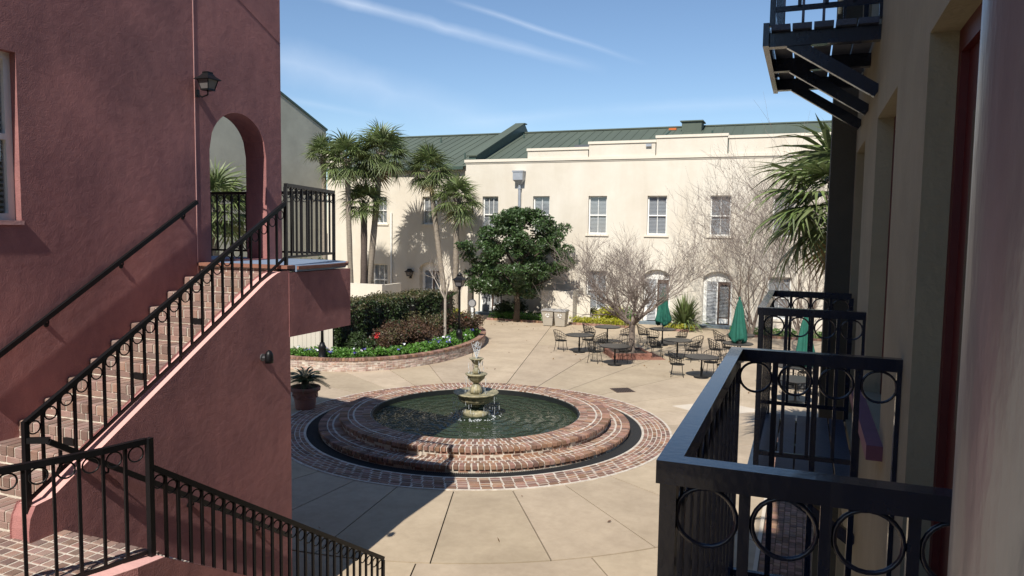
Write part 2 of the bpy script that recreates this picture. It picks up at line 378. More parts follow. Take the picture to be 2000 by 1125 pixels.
# pale repaired slab and floor drain
MB().prism([(-3.4, 21.4), (-2.2, 20.6), (-.9, 21.9), (-2.2, 22.6)], -.01, .004).build('repaired_slab', CONCP, pav)
gr = empty('floor_drain', (-5.2, 22.87, 0), 'dark square drain grate set flush in the concrete right of the fountain', 'drain')
Mx = Matrix.Rotation(R(35), 3, 'Z'); B = MB().box((-5.2, 22.87, .006), (.62, .62, .012), M=Mx); B.build('frame', BROWN, gr)
B = MB()
for k in range(7): B.box(Vector((-5.2, 22.87, .014)) + Mx @ Vector((-.24+.08*k, 0, 0)), (.03, .56, .012), M=Mx)
B.build('grate_bars', DRAIN, gr)
# brick strip along the right-hand building
st = empty('brick_walkway', (0, 9, 0), kind='structure')
MB().bx(-.47, .36, 2, 20, -.03, .006).build('mortar_bed', JOINT, st)
sp = []
for k in range(90):
    for j in range(8): sp.append(((-.41+.103*j, 9+.205*k*.55+(.05 if j % 2 else 0), .01+jit(.003)), (.094, .105, .03), jit(.02)))
lay_bricks(st, sp, BRICK, 200)
MB().bx(-.53, -.47, 2, 20, 0, .03).build('edging', CONCP, st)

# ================================================================ FOUNTAIN
pv = empty('brick_paving_ring', (FC.x, FC.y, 0), kind='structure')
def annulus(r0, r1, z0, z1, n=96):
    return MB().lathe([(r0, z0), (r1, z0), (r1, z1), (r0, z1), (r0, z0)], n, FC)
def ring_faces(r0, r1, z0, z1, n=96):
    B = MB(); pr = [(r0, z0), (r0, z1), (r1, z1), (r1, z0)]
    for i, (r, z) in enumerate(pr):
        for j in range(n):
            t_ = 2*math.pi*j/n; B.v.append((FC.x+r*math.cos(t_), FC.y+r*math.sin(t_), z))
    for i in range(4):
        k = (i+1) % 4
        for j in range(n): B.f.append((i*n+j, i*n+(j+1) % n, k*n+(j+1) % n, k*n+j))
    return B
ring_faces(4.27, 4.98, -.02, .013).build('mortar_bed', MORT, pv)
sp = []
for c in range(6):
    r = 4.335 + .108*c; nb = int(2*math.pi*r/.228)
    for k in range(nb):
        a = 2*math.pi*(k+.5*(c % 2)+jit(.06))/nb; sp.append(((FC.x+r*math.cos(a), FC.y+r*math.sin(a), .004+jit(.004)), (.086, .2, .03), a))
lay_bricks(pv, sp, BRICK)
pool = empty('fountain_pool', (FC.x, FC.y, 0), 'round stepped brick fountain pool in the middle of the courtyard', 'pool')
ring_faces(3.92, 4.24, -.03, -.012).build('drain_channel', POOLW, pool)
B = MB()
for k in range(620):
    a = 2*math.pi*k/620; B.box((FC.x+4.08*math.cos(a), FC.y+4.08*math.sin(a), -.004), (.30, .02, .012), a)
o = B.build('drain_slats', DRAIN, pool); o['kind'] = 'stuff'
ring_faces(4.235, 4.28, -.03, .014).build('drain_kerb', MORT, pool)
ring_faces(3.25, 3.90, -.03, .144).build('lower_step_core', MORT, pool)
ring_faces(2.68, 3.39, -.03, .353).build('upper_step_core', MORT, pool)
ring_faces(2.63, 2.69, -.1, .33).build('inner_wall', POOLW, pool)
sp = []
def ring_course(r, w, L, z, h, tang=False):
    nb = int(2*math.pi*r/((L if tang else w)+.03)); off = random.random()
    for k in range(nb):
        a = 2*math.pi*(k+off+jit(.05))/nb
        sp.append(((FC.x+(r+jit(.006))*math.cos(a), FC.y+(r+jit(.006))*math.sin(a), z-h/2+jit(.004)), (L, w, h) if not tang else (w, L, h), a+jit(.03)))
ring_course(3.84, .098, .2, .155, .085)          # lower rowlock nosing
ring_course(3.665, .1, .1, .152, .06)
ring_course(3.47, .098, .2, .15, .06)
ring_course(3.855, .09, .2, .06, .058, True)
ring_course(3.34, .098, .2, .365, .085)          # upper rowlock nosing
ring_course(3.165, .1, .1, .36, .06)
ring_course(2.975, .098, .2, .36, .06)
ring_course(2.78, .098, .2, .36, .075)
ring_course(3.345, .09, .2, .27, .058, True); ring_course(3.345, .09, .2, .2, .058, True)
lay_bricks(pool, sp, BRICK)
B = MB(); n = 96; B.v = [(FC.x, FC.y, .2)] + [(FC.x+2.66*math.cos(2*math.pi*j/n), FC.y+2.66*math.sin(2*math.pi*j/n), .2) for j in range(n)]; B.f = [(0, 1+j, 1+(j+1) % n) for j in range(n)]
o = B.build('pool_water', WATER); o['kind'] = 'structure'
ft = empty('tiered_fountain', (FC.x, FC.y, .1), 'three tiered bronze fountain with scalloped bowls spouting water in the pool', 'fountain')
fc = (FC.x, FC.y, 0)
MB().box((FC.x, FC.y, .2), (.78, .78, .1), R(30)).build('plinth', BRONZED, ft)
MB().lathe([(.33, .24), (.34, .27), (.34, .34), (.30, .37), (.24, .40)], 40, fc).build('base_ring', BRONZE, ft, True)
MB().lathe([(.24, .39), (.20, .44), (.21, .50), (.26, .55)], 48, fc, 16, [.08]*4).build('pedestal', BRONZED, ft, True)
MB().lathe([(.25, .54), (.36, .58), (.44, .66), (.45, .74), (.52, .785), (.56, .80), (.575, .83), (.555, .845), (.50, .825), (.30, .80), (.1, .79)], 72, fc, 18, [.02, .05, .06, .05, .03, .03, .03, .03, 0, 0, 0]).build('lower_bowl', BRONZE, ft, True)
MB().lathe([(.10, .79), (.15, .83), (.14, .93), (.09, 1.03), (.065, 1.07)], 40, fc, 12, [.1, .12, .12, .1, 0]).build('lower_stem', BRONZE, ft, True)
MB().lathe([(.065, 1.06), (.13, 1.12), (.20, 1.19), (.215, 1.25), (.26, 1.285), (.275, 1.31), (.255, 1.32), (.1, 1.30)], 60, fc, 14, [0, .06, .08, .06, .06, .06, .05, 0]).build('middle_bowl', BRONZE, ft, True)
MB().lathe([(.06, 1.30), (.09, 1.34), (.095, 1.40), (.06, 1.45), (.045, 1.49), (.07, 1.52), (.05, 1.55)], 32, fc).build('upper_stem', BRONZE, ft, True)
MB().lathe([(.05, 1.55), (.10, 1.60), (.13, 1.66), (.165, 1.69), (.175, 1.71), (.155, 1.715), (.05, 1.70)], 48, fc, 10, [0, .05, .08, .1, .1, .08, 0]).build('top_bowl', BRONZE, ft, True)
B = MB()
for k in range(4):
    a = k*1.6; B.tube([(FC.x+.03*math.cos(a)*q, FC.y+.03*math.sin(a)*q, 1.7+.085*q) for q in range(0, 6)], [.009, .009, .008, .007, .005, .002], 5)
def drops(r, z0, z1, n, m=5):
    for k in range(n):
        a = random.random()*6.283; rr = r+jit(.025)
        z = random.uniform(z0, z1); B.tube([(FC.x+rr*math.cos(a), FC.y+rr*math.sin(a), z), (FC.x+rr*math.cos(a), FC.y+rr*math.sin(a), z-random.uniform(.03, .13))], random.uniform(.0025, .0055), 4)
drops(.19, 1.35, 1.7, 32); drops(.28, .86, 1.28, 48); drops(.585, .25, .8, 70)
for k in range(60):
    a = random.random()*6.283; rr = random.uniform(0, .09); z = random.uniform(1.75, 2.15); B.box((FC.x+rr*math.cos(a), FC.y+rr*math.sin(a), z), (.012, .012, .02), a)
for k in range(110):
    a = random.random()*6.283; rr = random.uniform(.4, .68); B.box((FC.x+rr*math.cos(a), FC.y+rr*math.sin(a), .205+random.random()*.03), (.025, .025, .012), a)
o = B.build('water_jet', SPRAY, ft); o['kind'] = 'stuff'

# ================================================================ PINK BUILDING AND STAIRS (left)
PX = -7.45
pk = empty('pink_building', (-11, 1, 0), 'tall pink stucco building with an arched opening beside the brick stairs', 'building')
Mp = lambda u, v, d: (PX-d, u, v)
B = MB(); wall(B, Mp, -8, 7.58, 0, 10.2, [(4.1, 5.235, 5.03, 6.71)], .16)
zt = lambda x: 9.75+.27*(PX-x)
B.add([(PX, 7.58, 0), (-18, 7.58, 0), (-18, 7.58, zt(-18)), (PX, 7.58, 10.2)], [(0, 1, 2, 3)])
B.add([(PX, -8, 10.2), (PX, 7.58, 10.2), (-18, 7.58, zt(-18)), (-18, -8, zt(-18))], [(0, 1, 2, 3)])
B.add([(PX, -8, 0), (-18, -8, 0), (-18, -8, zt(-18)), (PX, -8, 10.2)], [(0, 1, 2, 3)])
B.add([(-18, -8, 0), (-18, 7.58, 0), (-18, 7.58, zt(-18)), (-18, -8, zt(-18))], [(0, 1, 2, 3)])
B.build('wall', PINK, pk)
B = MB(); AO = (7.83, 8.95, 4.53, 6.58, .56); wall(B, Mp, 7.581, 9.29, 0, 9.6, [AO], .375)
wall(B, lambda u, v, d: (PX-.375+d*0, u, v), 7.581, 9.29, 0, 9.6, [AO], 0)
B.add([(PX, 9.29, 0), (PX-.375, 9.29, 0), (PX-.375, 9.29, 9.6), (PX, 9.29, 9.6)], [(0, 1, 2, 3)]); B.add([(PX, 7.58, 9.6), (PX, 9.29, 9.6), (PX-.375, 9.29, 9.6), (PX-.375, 7.58, 9.6)], [(0, 1, 2, 3)])
B.build('arch_wall', PINK, pk)
MB().bar((PX+.001, 7.585, 2.4), (PX+.001, 7.585, 9.5), .012, .008, (1, 0, 0)).build('joint_bead', PINK2, pk)
MB().bar((PX+.001, 9.289, 7.74), (PX+.001, 7.75, 8.45), .012, .008, (1, 0, 0)).build('roofline_groove', PINK, pk)
w = MB()
for y0, y1, z0, z1 in ((4.1, 4.16, 5.03, 6.71), (5.165, 5.234, 5.03, 6.71), (4.16, 5.165, 6.64, 6.71), (4.16, 5.165, 5.03, 5.1), (4.16, 5.165, 5.84, 5.9)): w.bx(PX-.15, PX-.09, y0, y1, z0, z1)
w = w.build('window', WHITE, pk)
MB().bx(PX-.135, PX-.13, 4.14, 5.18, 5.05, 6.68).build('pane', GLASS, w)
B = MB()
for k in range(30): B.box((PX-.16, 4.67, 5.08+k*.055), (.03, 1.05, .012), M=Matrix.Rotation(R(35), 3, 'Y'))
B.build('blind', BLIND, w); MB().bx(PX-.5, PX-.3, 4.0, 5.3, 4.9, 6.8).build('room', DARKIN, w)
MB().bx(PX-.10, PX+.02, 4.05, 5.25, 4.985, 5.03).build('sill', PINK2, w)

TR, RI, YT, ZT = .277, .17, 7.61, 4.515
stair = empty('brick_staircase', (-6.7, 6, 0), 'brick staircase with pink stucco stringer rising along the pink wall to a landing', 'staircase')
B = MB(); sp = []
for k in range(13):
    y0 = YT-TR*k; z = ZT-RI*k
    B.bx(PX, -6.235, y0+.012, y0+TR+.14 if k else y0+.25, z-RI-.05, z-.008)
    if k:
        for j in range(11): sp.append(((PX+.055+.1105*j, y0+.134, z-.047+jit(.003)), (.09, .264, .094), jit(.02)))
    else:
        for j in range(11): sp.append(((PX+.055+.1105*j, y0+.06, z-.09+jit(.002)), (.091, .1, .085), jit(.01)))
    xs = [PX+.0] + [PX+(.105 if k % 2 else .205)+.205*j for j in range(6)]
    xs = [x for x in xs if x < -6.3] + [-6.24]
    for xa, xb in zip(xs, xs[1:]): sp.append((((xa+xb)/2, y0+.055, z-.133), (xb-xa-.016, .1, .058), jit(.006)))
B.build('step_core', MORT, stair)
MB().bx(PX, -6.0, YT-.035, YT+.12, ZT-.035, ZT+.005).build('terracotta_nosing', TERRA, stair)
zl = ZT-RI*13      # lower landing level
for k in range(18):
    for j in range(24): 
        x, y = PX+.055+.112*j, 4.27-.113*(k-2)
        if x < -6.05 and y > 4.3: continue
        if x > -4.85 - max(0, (3.6-y))*.25: continue
        sp.append(((x+(.0), y-.05, zl-.03+jit(.003)), (.095, .096, .06), jit(.02)))
for k in range(12):
    for j in range(10): sp.append(((-5.94+.115*j, 4.45+.262*(k+1)-.11, zl-.172*(k+1)-.03), (.1, .2, .085), jit(.02)))
lp = [(PX, 4.30), (-6.0, 4.30), (-6.0, 4.455), (-4.8, 4.455), (-4.82, 3.8), (-5.0, 3.3), (-5.5, 2.7), (-6.4, 2.4), (PX, 2.4)]
MB().prism(lp, .0, zl-.006).build('lower_landing', MORT, stair)
lay_bricks(stair, sp, STEPB)
for k, fx in ((3, .58), (6, .56), (9, .55), (12, .5)):
    y0 = YT-TR*k; z = ZT-RI*k; MB().bx(PX+1.33*fx-.07, PX+1.33*fx+.07, y0-.012, y0+.05, z-.168, z-.1).build('step_light', IRON, stair)
# stringer wall with rounded shoulder and foot
prof = [(4.2, 0), (4.2, 2.40), (4.215, 2.5), (4.26, 2.59)] + [(y, ZT-(YT-y)*.614+.065) for y in (4.4, 5, 5.6, 6.2, 6.8, 7.2)] + [(7.3, 4.375), (7.4, 4.42), (7.5, 4.44), (7.6, 4.44), (7.6, 0)]
def extr_x(prof, x0, x1):
    B = MB(); n = len(prof); B.v = [(x0, p[0], p[1]) for p in prof] + [(x1, p[0], p[1]) for p in prof]
    B.f = [tuple(range(n)), tuple(range(2*n-1, n-1, -1))] + [(i, (i+1) % n, n+(i+1) % n, n+i) for i in range(n)]
    return B
o = extr_x(prof, -6.24, -6.0).build('stringer_wall', PINK, stair)
bm_ = o.modifiers.new('bevel', 'BEVEL'); bm_.width = .02; bm_.segments = 2; bm_.limit_method = 'ANGLE'
cap = [(p[0], p[1]+.004) for p in prof[3:-1]]
B = MB()
for a, b_ in zip(cap, cap[1:]): B.add([(-6.225, a[0], a[1]), (-6.012, a[0], a[1]), (-6.012, b_[0], b_[1]), (-6.225, b_[0], b_[1])], [(0, 1, 2, 3)])
B.build('stringer_sunlit_top', PINK2, stair)  # paler sheet, sunlight on the stringer top put into the colour
MB().bx(-6.12, -5.995, 7.602, 8.95, 3.62, 4.43).build('landing_fascia', PINK, stair)
MB().bx(-6.115, PX, 7.7, 8.95, 3.62, 3.75).build('landing_soffit', PINK, stair)
MB().prism([(-9.1, 7.62), (-5.98, 7.735), (-5.98, 8.4), (-6.08, 8.95), (-6.3, 9.3), (-6.7, 9.5), (-9.1, 9.55)], 4.44, ZT).build('landing_floor', LANDF, stair)
MB().prism([(-5.985, 7.74), (-5.955, 7.74), (-5.955, 8.42), (-6.055, 8.98), (-6.28, 9.33), (-6.7, 9.53), (-6.7, 9.505), (-6.3, 9.305), (-6.085, 8.95), (-5.985, 8.4)], 4.47, 4.509).build('landing_lip', TERRA, stair)
# second flight
B = MB()
for k in range(13): B.bx(-6.0, -4.8, 4.45+.262*k, 4.45+.262*(k+1)+.02, 0, zl-.172*(k+1))
B.build('lower_flight', MORT, stair)
cz = lambda y: 2.40-.61*max(0, y-4.25)
o = extr_x([(4.05, 0), (4.05, 2.40), (4.3, 2.38), (5, 1.96), (6, 1.34), (7.6, .36), (7.85, .3), (7.85, 0)], -4.8, -4.62).build('outer_curb', PINK, stair)
B = MB(); cc = [(4.05, 2.404), (4.3, 2.384), (5, 1.964), (6, 1.344), (7.6, .364), (7.85, .304)]
for a, b_ in zip(cc, cc[1:]): B.add([(-4.798, a[0], a[1]), (-4.622, a[0], a[1]), (-4.622, b_[0], b_[1]), (-4.798, b_[0], b_[1])], [(0, 1, 2, 3)])
B.build('curb_sunlit_top', PINK2, stair)  # sunlit look of the curb top painted as a paler sheet
lq = [(-4.62, 4.05), (-4.7, 3.8), (-4.88, 3.3), (-5.4, 2.6), (-6.4, 2.28), (PX, 2.28)]; li = [(PX, 2.42), (-6.4, 2.42), (-5.5, 2.72), (-5.02, 3.32), (-4.84, 3.8), (-4.8, 4.05)]
MB().prism(lq+li, 0, 2.40).build('landing_curb', PINK, stair)
MB().prism(lq+li, 2.402, 2.406).build('landing_curb_sunlit_top', PINK2, stair)  # landing curb top painted paler to look sunlit

# ---------------- railings with rings under the top rail
UBOX = MB().box((0, 0, 0), (1, 1, 1)).mesh('baluster', IRON)
RINGS = {}
def ring_mesh(mt, d, th=.0068):
    k = (mt.name, d)
    if mt is NAVY: th = .0052
    if k not in RINGS: RINGS[k] = MB().torus((0, 0, 0), d/2-th, th, 'y', 24, 6).mesh('ring', mt, True)
    return RINGS[k]
def bal_mesh(mt):
    if mt.name not in RINGS: RINGS[mt.name] = MB().box((0, 0, 0), (1, 1, 1)).mesh('baluster', mt)
    return RINGS[mt.name]
def rail_span(root, a, b_, hgt, mt, spacing=.152, ring=.128, bw=.023, rw=.045, rh=.045, low=.1, posts=(True, True), pw=.035, pext=0, ext=0):
    """a, b_: top-of-rail end points; hgt: rail height above floor line"""
    a, b_ = Vector(a), Vector(b_); d = b_-a; L = math.hypot(d.x, d.y); n = max(1, round(L/spacing)); rz = math.atan2(d.y, d.x)
    ea = d.normalized()*ext; MB().bar(a-ea-Vector((0, 0, rh/2)), b_-Vector((0, 0, rh/2)), rw, rh).build('top_rail', mt, root)
    lo = Vector((0, 0, -hgt+low)); MB().bar(a+lo, b_+lo, .022, .03).build('bottom_rail', mt, root)
    for i in range(n+1):
        p = a.lerp(b_, i/n)
        if (i == 0 and posts[0]) or (i == n and posts[1]):
            inst('post', bal_mesh(mt), root, (p.x, p.y, p.z-rh-(hgt-rh)/2+pext/2-.002), rz, (pw, pw, hgt-rh+pext))
        elif 0 < i < n: inst('baluster', bal_mesh(mt), root, (p.x, p.y, p.z-rh-(hgt-low-rh)/2), rz, (bw, bw, hgt-low-rh))
        if i < n:
            q = a.lerp(b_, (i+.5)/n); inst('ring', ring_mesh(mt, ring), root, (q.x, q.y, q.z-rh-ring/2-abs(d.z)/max(L, .01)*.02), rz)
sr = empty('stair_railing', (-6.06, 6, 3), 'black iron railing with ring frieze sloping up the brick stairs', 'railing', 'black ring railings of the pink staircase')
rail_span(sr, (-6.1, 4.25, 3.33), (-6.1, 7.66, 5.315), .87, IRON, .156, .125, posts=(False, False), low=.17)
inst('post', bal_mesh(IRON), sr, (-6.1, 4.25, 2.85), 0, (.045, .045, .95)); inst('post', bal_mesh(IRON), sr, (-6.1, 5.95, 3.65), 0, (.022, .022, .35))
lr = empty('landing_railing', (-6.3, 8.6, ZT), 'black iron ring railing around the upper landing beside the arch', 'railing', 'black ring railings of the pink staircase')
rail_span(lr, (-6.1, 7.68, 5.55), (-6.56, 9.36, 5.55), 1.03, IRON, .175, .14, pw=.04)
rail_span(lr, (-6.56, 9.36, 5.55), (-9.0, 9.45, 5.55), 1.03, IRON, .15, .125, posts=(False, True))
lo_ = empty('lower_landing_railing', (-4.8, 3.9, zl), 'black iron ring railing curving round the lower brick landing', 'railing', 'black ring railings of the pink staircase')
cp = [(-5.35, 2.85), (-5.07, 3.28), (-4.92, 3.62), (-4.81, 3.93), (-4.74, 4.26)]
for i, (p, q) in enumerate(zip(cp, cp[1:])): rail_span(lo_, (*p, 3.34), (*q, 3.34), 1.0, IRON, .17, .13, posts=(True, False), pw=.02, low=.08)
inst('post', bal_mesh(IRON), lo_, (-4.72, 4.27, 2.86), 0, (.045, .045, .96))
fr_ = empty('lower_flight_railing', (-4.72, 6, 0), 'black iron ring railing sloping down to the courtyard', 'railing', 'black ring railings of the pink staircase')
rail_span(fr_, (-4.72, 4.29, 3.12), (-4.72, 7.74, .94), .85, IRON, .128, .118, posts=(False, True), pw=.035, low=.08)
def handrail(name, a, b_, wx, label, brs):
    root = empty(name, a, label, 'handrail', 'wall handrails'); a, b_ = Vector(a), Vector(b_)
    MB().bar(a, b_, .04, .05).build('rail', IRON, root)
    for s in brs:
        p = a.lerp(b_, s); MB().tube([p-Vector((0, 0, .02)), p-Vector((.0, 0, .07)), (wx+.01*(1 if wx < p.x else -1), p.y, p.z-.085)], .009, 6).tube([(wx, p.y, p.z-.085), (wx+.012*(1 if wx < p.x else -1), p.y, p.z-.085)], .026, 10).build('bracket', IRON, root)
handrail('wall_handrail', (-7.41, 4.6, 3.49), (-7.41, 7.55, 5.315), PX, 'black handrail bracketed to the pink wall above the brick stairs', (.29, .61, .93))
handrail('wall_handrail', (-5.93, 4.33, 3.15), (-5.93, 7.5, 1.09), -6.0, 'black handrail on the outside of the pink stringer wall', (.18, .5, .82))
MB().bar((-6.1, 4.25, 3.16), (-5.93, 4.34, 3.16), .04, .05).build('rail_return', IRON, bpy.data.objects['wall_handrail.001'])
# lantern on the pink wall
def lantern(name, base, s, label, wallx=None, ax=(1, 0), group=None, mt=IRON, only_head=False):
    """four sided lantern head; base = centre bottom of the glass"""
    root = empty(name, base, label, 'lamp', group); x, y, z = base
    def sq(r0, z0, r1, z1):
        B = MB(); B.v = [(x+sx*r0*s, y+sy*r0*s, z+z0*s) for sx, sy in ((-1, -1), (1, -1), (1, 1), (-1, 1))] + [(x+sx*r1*s, y+sy*r1*s, z+z1*s) for sx, sy in ((-1, -1), (1, -1), (1, 1), (-1, 1))]
        B.f = [(3, 2, 1, 0), (4, 5, 6, 7)] + [(i, (i+1) % 4, 4+(i+1) % 4, 4+i) for i in range(4)]; return B
    sq(.27, 0, .40, .55).build('glass', LGLASS, root)
    c = sq(.56, .55, .55, .585); d = sq(.55, .585, .30, .80); e = sq(.30, .80, .20, .95); f = sq(.22, .95, .22, 1.02)
    for q in (d, e, f): c.add(q.v, q.f)
    c.build('cap', mt, root)
    B = MB()
    for sx, sy in ((-1, -1), (1, -1), (1, 1), (-1, 1)): B.bar((x+sx*.275*s, y+sy*.275*s, z), (x+sx*.405*s, y+sy*.405*s, z+.55*s), .05*s)
    q = sq(.30, -.07, .29, .02); B.add(q.v, q.f); B.build('frame', mt, root)
    if wallx is not None:
        px, py = wallx
        B = MB().tube([(x, y, z-.05*s), (x, y, z-.32*s), (x+(px-x)*.5, y+(py-y)*.5, z-.42*s), (px, py, z-.25*s)], .05*s, 6)
        B.box(((px*.97+x*.03), (py*.97+y*.03), z-.2*s), (.22*s, .22*s, .45*s)); B.build('bracket', mt, root)
    return root
lantern('wall_lantern', (PX+.19, 7.62, 6.76), .215, 'black four sided lantern on the pink wall above the arch', (PX, 7.62))
bl = empty('bullet_light', (-6.0, 7.1, 3.44), 'small black bullet light on the pink stair wall', 'lamp')
Mb = MB(); Mb.tube([(-5.9, 7.1, 3.38), (-5.9, 7.1, 3.42), (-5.9, 7.1, 3.48), (-5.9, 7.1, 3.52), (-5.9, 7.1, 3.535)], [.05, .052, .05, .03, .008], 14); Mb.build('head', IRON, bl, True)
MB().tube([(-6, 7.1, 3.44), (-5.93, 7.1, 3.44)], .018, 8).tube([(-6, 7.1, 3.44), (-5.988, 7.1, 3.44)], .045, 14).build('mount', CONDUIT, bl)

# ================================================================ RIGHT-HAND BUILDING AND BALCONIES
WX = .37
rb = empty('tan_building', (3, 6, 0), 'tan stucco building with red doors and iron balconies on the right', 'building')
ops = [(1.9, 2.97, 3.47, 5.70), (3.95, 5.0, 4.04, 5.70), (5.98, 6.95, 3.47, 5.69), (1.9, 2.97, .3, 2.7), (3.95, 5.0, .3, 2.7), (5.98, 6.95, .3, 2.7), (5.98, 6.95, 6.5, 8.7), (3.95, 5.0, 6.8, 8.7)]
B = MB(); wall(B, lambda u, v, d: (WX+d, u, v), -3, 7.3, 0, 9.6, ops, .19)
B.build('wall', TAN, rb)
MB().bx(.375, 9, 7.3, 13.0, 0, 6.3).build('rear_bay', TAN, rb)
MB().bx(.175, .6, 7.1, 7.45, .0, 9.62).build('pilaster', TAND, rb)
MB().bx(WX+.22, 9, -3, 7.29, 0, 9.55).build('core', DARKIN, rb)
for (y0, y1, z0, z1) in ops:
    dr = MB().bx(WX+.09, WX+.19, y0, y0+.05, z0, z1).bx(WX+.09, WX+.19, y1-.05, y1, z0, z1).bx(WX+.09, WX+.19, y0+.05, y1-.05, z1-.08, z1)
    hd = z0 in (3.47, .3, 6.5)
    dr = dr.build('door' if hd else 'window', RED, rb)
    if hd: MB().bx(WX+.115, WX+.17, y0+.05, y1-.05, z0, z1-.08).build('leaf', RED, dr); MB().bx(WX+.108, WX+.113, y0+.2, y1-.2, z0+.9, z1-.3).build('pane', GLASS, dr)
    else:
        MB().bx(WX+.17, WX+.18, y0+.09, y1-.09, z0, z1-.12).build('pane', GLASS, dr); MB().bx(WX+.15, WX+.19, y0+.09, y1-.09, (z0+z1)/2-.02, (z0+z1)/2+.02).build('meeting_rail', RED, dr)
        MB().bx(WX-.07, WX+.085, y0-.2, y1+.14, z0-.08, z0-.01).build('sill', PURP, dr)
MB().bx(-.62, 9, -22, -3.002, 0, 17.1).build('unseen_shade_block', TAN, rb)  # unseen block behind the camera, put in and sized to shade this facade
BX = -.272
def balcony(name, y0, y1, zf, label, mt):
    root = empty(name, (WX, (y0+y1)/2, zf), label, 'balcony', 'iron balconies on the tan building')
    zr = zf+1.07; ox = BX+.022
    rail_span(root, (ox, y0+.02, zr), (WX, y0+.02, zr), 1.07, mt, .155, .135, .022, .05, .05, .1, (True, True), .035, .012, .025)
    rail_span(root, (ox, y1-.02, zr), (WX, y1-.02, zr), 1.07, mt, .155, .135, .022, .05, .05, .1, (True, True), .035, .012, .025)
    rail_span(root, (ox, y0+.045, zr), (ox, y1-.045, zr), 1.069, mt, .152, .128, .022, .05, .05, .1, (False, False))
    w_ = (WX-BX-.02)/5
    for k in range(5): MB().bx(BX+.01+w_*k+.006, BX+.01+w_*(k+1)-.006, y0-.02, y1+.02, zf-.035, zf).build('plank', DECK, root)
    MB().bx(BX-.03, BX+.005, y0-.03, y1+.03, zf-.13, zf+.012).build('fascia_board', mt, root)
    for yb in (y0+.06, (y0+y1)/2, y1-.06):
        MB().bx(BX+.005, WX, yb-.035, yb+.035, zf-.125, zf-.037).build('beam', mt, root)
        MB().bar((BX+.13, yb, zf-.10), (WX, yb, zf-.43), .05, .075).build('brace', mt, root)
balcony('balcony', 1.55, 3.25, 3.45, 'nearest black iron balcony with ring railing in the right foreground', NAVY)
balcony('balcony', 5.1, 6.72, 3.45, 'second black iron balcony beyond the nearest one, with blue plank floor', NAVY)
balcony('balcony', 5.02, 6.65, 6.3, 'upper black iron balcony seen from below at the top right', NAVY)
pp = empty('downpipe', (.18, .66, 3), 'weathered grey metal pipe standing close by at the right edge', 'pipe')
MB().tube([(.162, .6, 2.5), (.162, .6, 9)], .056, 32).build('pipe', PIPEM, pp, True)
MB().tube([(.162, .6, 8.2), (.162, .6, 8.3)], .064, 24).build('collar', PIPEM, pp, True)

# ================================================================ BACK BUILDING
YW = 40.5
cb = empty('cream_building', (-10, YW, 0), 'long two storey cream stucco building with green metal roof across the courtyard', 'building')
Mb_ = lambda u, v, d: (u, YW+d, v)
upw = [(-17.9, -16.9), (-14.72, -13.72), (-11.42, -10.36), (-8.1, -7.04), (-4.77, -3.7), (-1.63, -.56), (1.8, 2.86)]
ops = [(a, b_, 4.85, 6.98) for a, b_ in upw]
drs = [(-18.1, -16.6), (-8.2, -6.75), (-5.0, -3.5)]
gws = [(-11.46, -10.3), (-1.75, -.6)]
ops += [(a, b_, .12, 2.98, .3) for a, b_ in drs] + [(a, b_, .6, 2.8) for a, b_ in gws]
B = MB(); wall(B, Mb_, -19.0, 6, 0, 9.0, ops, .3)
B.add([(-19, YW, 0), (-19, YW+.8, 0), (-19, YW+.8, 9.0), (-19, YW, 9.0)], [(0, 1, 2, 3)])
B.build('wall', CREAM, cb)
YL = YW+.35
lops = [(-25.6, -24.65, 5.3, 7.0), (-22.1, -21.1, 5.3, 7.0), (-25.8, -24.6, .7, 2.75), (-22.3, -20.85, .12, 2.95, .3)]
B = MB(); wall(B, lambda u, v, d: (u, YL+d, v), -29.1, -19.0, 0, 8.75, lops, .45); B.build('left_wall', CREAM, cb)
MB().bx(-29.2, -27.9, YL-.04, YL+.4, 8.72, 9.95).build('end_parapet', CREAM2, cb)
def par(x0, x1, z0, z1): 
    MB().bx(x0, x1, YW+.0, YW+.35, z0, z1-.14).build('parapet', CREAM, cb); MB().bx(x0-.05, x1+.05, YW-.06, YW+.4, z1-.14, z1).build('coping', CREAM2, cb)
MB().bx(-19.08, 6, YW-.09, YW+.3, 8.98, 9.14).build('cornice', CREAM2, cb)
MB().bx(-19.04, 6, YW-.035, YW-.002, 8.90, 8.98).build('cornice_moulding', CREAM2, cb)
par(-15.1, -11.5, 9.14, 9.70); par(-11.45, -7.75, 9.14, 9.98); par(-7.7, -4.0, 9.14, 10.2); par(-3.93, 6, 9.14, 10.08)
MB().bx(-8.25, -7.95, YW-.12, YW-.065, 9.62, 9.76).build('scupper', GALV, cb)
